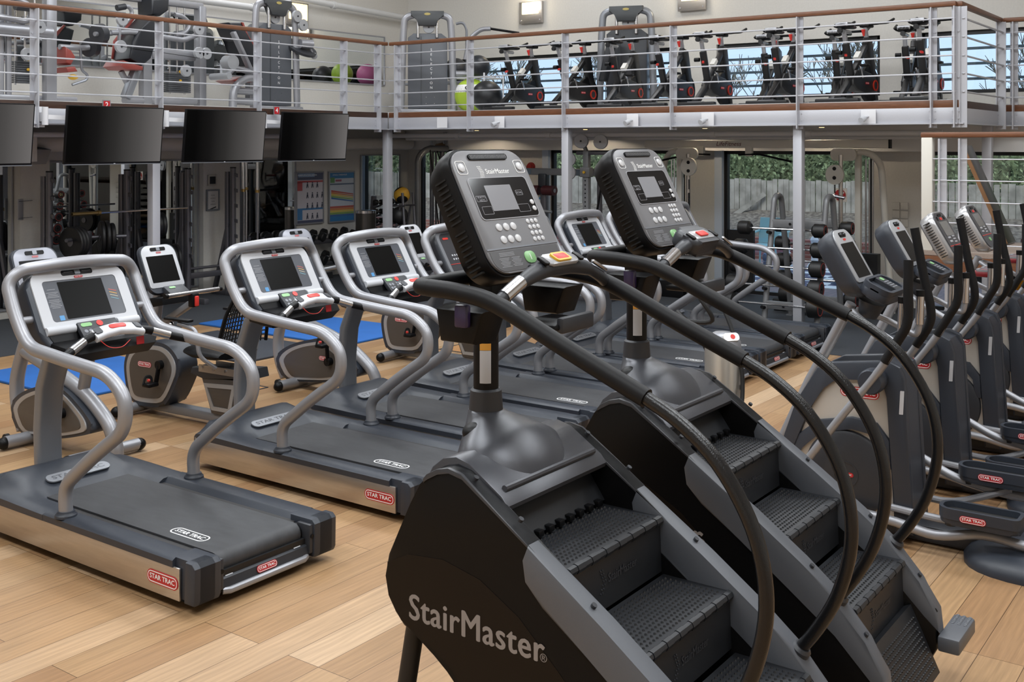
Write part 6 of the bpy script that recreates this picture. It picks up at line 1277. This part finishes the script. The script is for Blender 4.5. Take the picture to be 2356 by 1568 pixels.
# ------------------------------------------------------------------ garden outside the windows
def noisemat(name, c1, c2, sc, rough=.9):
    if name in MATS: return MATS[name]
    m = D.materials.new(name); m.use_nodes = True; nt = m.node_tree; b = nt.nodes['Principled BSDF']; MATS[name] = m; b.inputs['Roughness'].default_value = rough
    n = nt.nodes.new('ShaderNodeTexNoise'); n.inputs['Scale'].default_value = sc; n.inputs['Detail'].default_value = 5; r = nt.nodes.new('ShaderNodeValToRGB')
    r.color_ramp.elements[0].position = .35; r.color_ramp.elements[0].color = lin(c1); r.color_ramp.elements[1].position = .65; r.color_ramp.elements[1].color = lin(c2)
    tc = nt.nodes.new('ShaderNodeTexCoord'); nt.links.new(tc.outputs['Object'], n.inputs['Vector']); nt.links.new(n.outputs['Fac'], r.inputs['Fac']); nt.links.new(r.outputs['Color'], b.inputs['Base Color']); return m
def brickmat(name, c1, c2, mo, w=.225, h=.075, ax=(1, 2)):
    m = D.materials.new(name); m.use_nodes = True; nt = m.node_tree; b = nt.nodes['Principled BSDF']; b.inputs['Roughness'].default_value = .9
    br = nt.nodes.new('ShaderNodeTexBrick'); br.inputs['Scale'].default_value = 1; br.inputs['Brick Width'].default_value = w; br.inputs['Row Height'].default_value = h; br.inputs['Mortar Size'].default_value = .006
    for k, c in (('Color1', c1), ('Color2', c2), ('Mortar', mo)): br.inputs[k].default_value = lin(c)
    tc = nt.nodes.new('ShaderNodeTexCoord'); sp = nt.nodes.new('ShaderNodeSeparateXYZ'); cb = nt.nodes.new('ShaderNodeCombineXYZ'); nt.links.new(tc.outputs['Object'], sp.inputs[0])
    nt.links.new(sp.outputs[ax[0]], cb.inputs[0]); nt.links.new(sp.outputs[ax[1]], cb.inputs[1]); nt.links.new(cb.outputs[0], br.inputs['Vector']); nt.links.new(br.outputs['Color'], b.inputs['Base Color']); return m
struct(MB().box((40, 0, -.12), (50, 120, .1)).done('floor_garden', noisemat('lawn', '3f5a2a', '5d7a3a', 6)))
struct(MB().box((17.6, 5, -.055), (5, 18, .06)).done('floor_terrace', brickmat('paving', '8d7a78', '7c6d70', '6b6264', .2, .1, (0, 1))))
struct(MB().prism([(20.2, -.1), (20.2, .35), (22.0, .80), (26, 1.0), (26, -.1)], 'Y', -8, 26).done('floor_bank', noisemat('mulch', '4a4038', '7d7468', 14)))
pw = MB().box((20.1, 9, .17), (.24, 34, .42)).done('planter_wall', brickmat('red_brick', '7a4a44', '8a564c', '9a8f88')); tag(pw, 'low red brick planter wall at the edge of the garden terrace', 'wall')
fe = MB(); y = -2.0
while y < 24:
    w_ = random.uniform(.10, .14); fe.box((22.0+random.uniform(-.015, .015), y, .98+random.uniform(-.02, .02)), (.025, w_-.012, .92)); y += w_
for z in (.7, 1.25): fe.box((22.06, 11, z), (.05, 26, .07))
tag(fe.done('timber_fence', noisemat('weathered_wood', '7f7a72', 'a39d94', 4)), 'weathered vertical board fence behind the garden terrace', 'fence')
fb = MB().bar((21.7, 9.9, .65), (21.9, 9.25, 1.15), .05, .10).done('fence_brace', noisemat('weathered_wood', '7f7a72', 'a39d94', 4)); tag(fb, 'slanted timber prop leaning against the board fence', 'timber')
def leaves(n, box, s, seed):
    rd = random.Random(seed); b = MB(); (x0, x1, y0, y1, z0, z1) = box
    for k in range(n):
        c = V((rd.uniform(x0, x1), rd.uniform(y0, y1), rd.uniform(z0, z1)*1.0)); d = V((rd.uniform(-1, 1), rd.uniform(-1, 1), rd.uniform(-1, 1))).normalized(); u = d.orthogonal().normalized(); v = d.cross(u); q = s*rd.uniform(.6, 1.4)
        b.poly([c+u*q, c+v*q*.6, c-u*q, c-v*q*.6])
    return b
hg = leaves(24000, (22.35, 23.4, -2, 24, 1.0, 2.75), .05, 3); hg.box((23.7, 11, 1.7), (.9, 26, 2.0))
tag(hg.done('hedge', noisemat('hedge_leaf', '3a4a30', '8c9a72', 9), flat=True), 'tall dense green hedge rising behind the board fence', 'hedge')
ah = leaves(9000, (21.0, 22.6, -10, -2.6, .3, 4.0), .06, 5); ah.box((22.8, -6, 2), (.8, 7, 3.6)); tag(ah.done('autumn_hedge', noisemat('autumn_leaf', '6d5a22', '8f8a3a', 8), flat=True), 'yellowing hedge beyond the lawn at the far right window', 'hedge')
def tree(x, y, h, seed, lab):
    rd = random.Random(seed); b = MB()
    def br(p, d, L, r, lv):
        q = p+d*L; b.cyl(p, q, max(r, .012), max(r*.65, .009), n=4)
        if lv == 0: return
        for k in range(3 if lv > 1 else 4):
            nd = (d+V((rd.uniform(-1, 1), rd.uniform(-1, 1), rd.uniform(-.3, .9)))*.62).normalized(); br(p+d*L*rd.uniform(.55, 1), nd, L*rd.uniform(.55, .8), r*.55, lv-1)
    br(V((x, y, 0)), V((0, 0, 1)), h*.30, .075, 5)
    tag(b.done('bare_tree', mat('bark', '5a5650', .9)), lab, 'tree', 'bare trees beyond the upper windows')
for k in range(12): tree(31+random.uniform(0, 7), -1+k*2.6, random.uniform(7, 9.5), 20+k, 'leafless winter tree seen through the upper windows beyond the garden')
# pale turquoise garden chairs
def chair(x, y, rz, lab):
    t = thing('garden_chair', lab, 'chair', (x, y, 0), rz); m = mat('turquoise_plastic', 'a9d3d6', .4)
    MB().box((0, 0, .44), (.5, .52, .03), bev=.012).done('seat', m, t); MB().bar((.23, 0, .46), (.32, 0, .90), .50, .03, .01, up=(0, 1, 0)) ; 
    MB().prism([(.22, .46), (.25, .46), (.34, .90), (.31, .90)], 'Y', -.27, .27, .008).done('backrest', m, t)
    for s in (-1, 1):
        for xx in (-.2, .2): MB().cyl((xx, s*.22, .43), (xx*1.25, s*.26, 0), .018, n=8).done('leg', m, t)
        MB().prism([(-.18, .62), (.30, .66), (.30, .69), (-.18, .65)], 'Y', s*.25, s*.29, .006).done('arm_rest', m, t)
chair(18.0, 7.55, 0, 'pale turquoise plastic chair on the terrace left of the tall right column'); chair(18.2, 5.2, .2, 'pale turquoise plastic chair on the terrace at the right end of the garden door'); chair(17.2, 8.9, .4, 'pale turquoise plastic chair half hidden behind the rear stair climber console')
# giant chess on the terrace
bd = thing('chess_board', 'large black and white chess board laid on the terrace', 'chess board', (17.75, 6.4, -.025)); MB().box((0, 0, .006), (2.6, 2.8, .012)).done('board_base', M_LET, bd); sq = MB()
for i in range(8):
    for j in range(8):
        if (i+j) % 2: sq.box((-1.14+i*.325, -1.22+j*.35, .014), (.32, .345, .006))
sq.done('dark_squares', mat('chess_dark', '4a4866', .6), bd)
def chess(x, y, h, w, lab, crown):
    t = thing('chess_piece', lab, 'chess piece', (x, y, -.01)); r = h*.22
    MB().lathe([(r, 0), (r, .06*h), (r*.8, .12*h), (r*.45, .22*h), (r*.36, .6*h), (r*.6, .66*h), (r*.42, .70*h), (r*.55, .82*h), (r*.38, .9*h), (0, .93*h)] if crown else [(r, 0), (r, .08*h), (r*.75, .16*h), (r*.4, .28*h), (r*.34, .58*h), (r*.6, .62*h), (r*.3, .66*h), (r*.5, .76*h), (r*.55, .86*h), (r*.3, .97*h), (0, h)], (0, 0, 0), n=18).done('piece_body', mat('chess_white', 'dcdee2', .35) if w else mat('chess_blue', '5f6d86', .35), t)
    if crown: MB().ell((0, 0, .96*h), h*.05, 10, 8).done('piece_top', mat('chess_white', 'dcdee2', .35) if w else mat('chess_blue', '5f6d86', .35), t)
for i, (x, y, h, w, c, l) in enumerate(((18.9, 7.05, .62, 1, True, 'tallest white chess piece on the terrace board'), (18.8, 7.5, .42, 1, False, 'white pawn just left of the tallest white chess piece'), (18.7, 7.85, .40, 1, False, 'white pawn, second from the tallest white chess piece'), (18.6, 8.2, .42, 1, False, 'white pawn at the left end of the chess row'), (17.0, 5.95, .55, 0, True, 'large blue grey chess piece nearest the garden door'), (17.5, 7.0, .40, 0, False, 'blue grey chess pawn behind the barbell rack'), (17.4, 7.35, .38, 0, False, 'blue grey chess pawn left of the other pawn behind the barbell rack'))): chess(x, y, h, w, l, c)
# far right: house wall and bench beyond the lawn
hw = MB().box((26.0, -5, 2.2), (.4, 9, 4.6)).done('house_wall', brickmat('dark_brick', '6a4038', '7d4c42', '8c8078')); tag(hw, 'red brick garden building wall beyond the lawn', 'wall')
bw = MB().box((18.2, -1, .35), (.3, 9, .8)).done('lawn_wall', brickmat('lawn_brick', '5f3a36', '704640', '857a74')); tag(bw, 'dark red brick wall in front of the lawn at the right windows', 'wall')
gb = thing('garden_bench', 'dark wooden slatted garden bench on the lawn', 'bench', (21.0, 1.2, .4), -.2)
for k in range(5): MB().box((0, -.5+k*.25, .62), (.03, .06, .55)).done('back_slat', M_TIMBL, gb)
MB().box((-.25, 0, .4), (.45, 1.3, .04)).done('seat', M_TIMBL, gb); MB().box((0, 0, .9), (.05, 1.3, .07)).done('top_rail', M_TIMBL, gb)
for x in (-.42, 0):
    for y in (-.6, .6): MB().box((x, y, .2), (.06, .06, .42)).done('leg', M_TIMBL, gb)
struct(MB().box((21.2, 0, .33), (5.4, 10, .1)).done('floor_lawn', noisemat('lawn_green', '4f7a30', '6d9a42', 8)))
# ------------------------------------------------------------------ camera
cam = D.cameras.new('camera'); co = D.objects.new('camera', cam); COL.objects.link(co)
cam.sensor_width = 36; cam.lens = 36*2517/2356; cam.shift_y = -(784-331)/2356
cam.clip_end = 200
yaw = math.atan2(1823, 2517)
co.location = (0, 0, 2.2); co.rotation_euler = (PI/2, 0, yaw-PI/2)
SC.camera = co
SC.view_settings.view_transform = 'Standard'; SC.view_settings.look = 'None'; SC.view_settings.gamma = 1
SC.view_settings.use_curve_mapping = False
SC.view_settings.exposure = 0.0
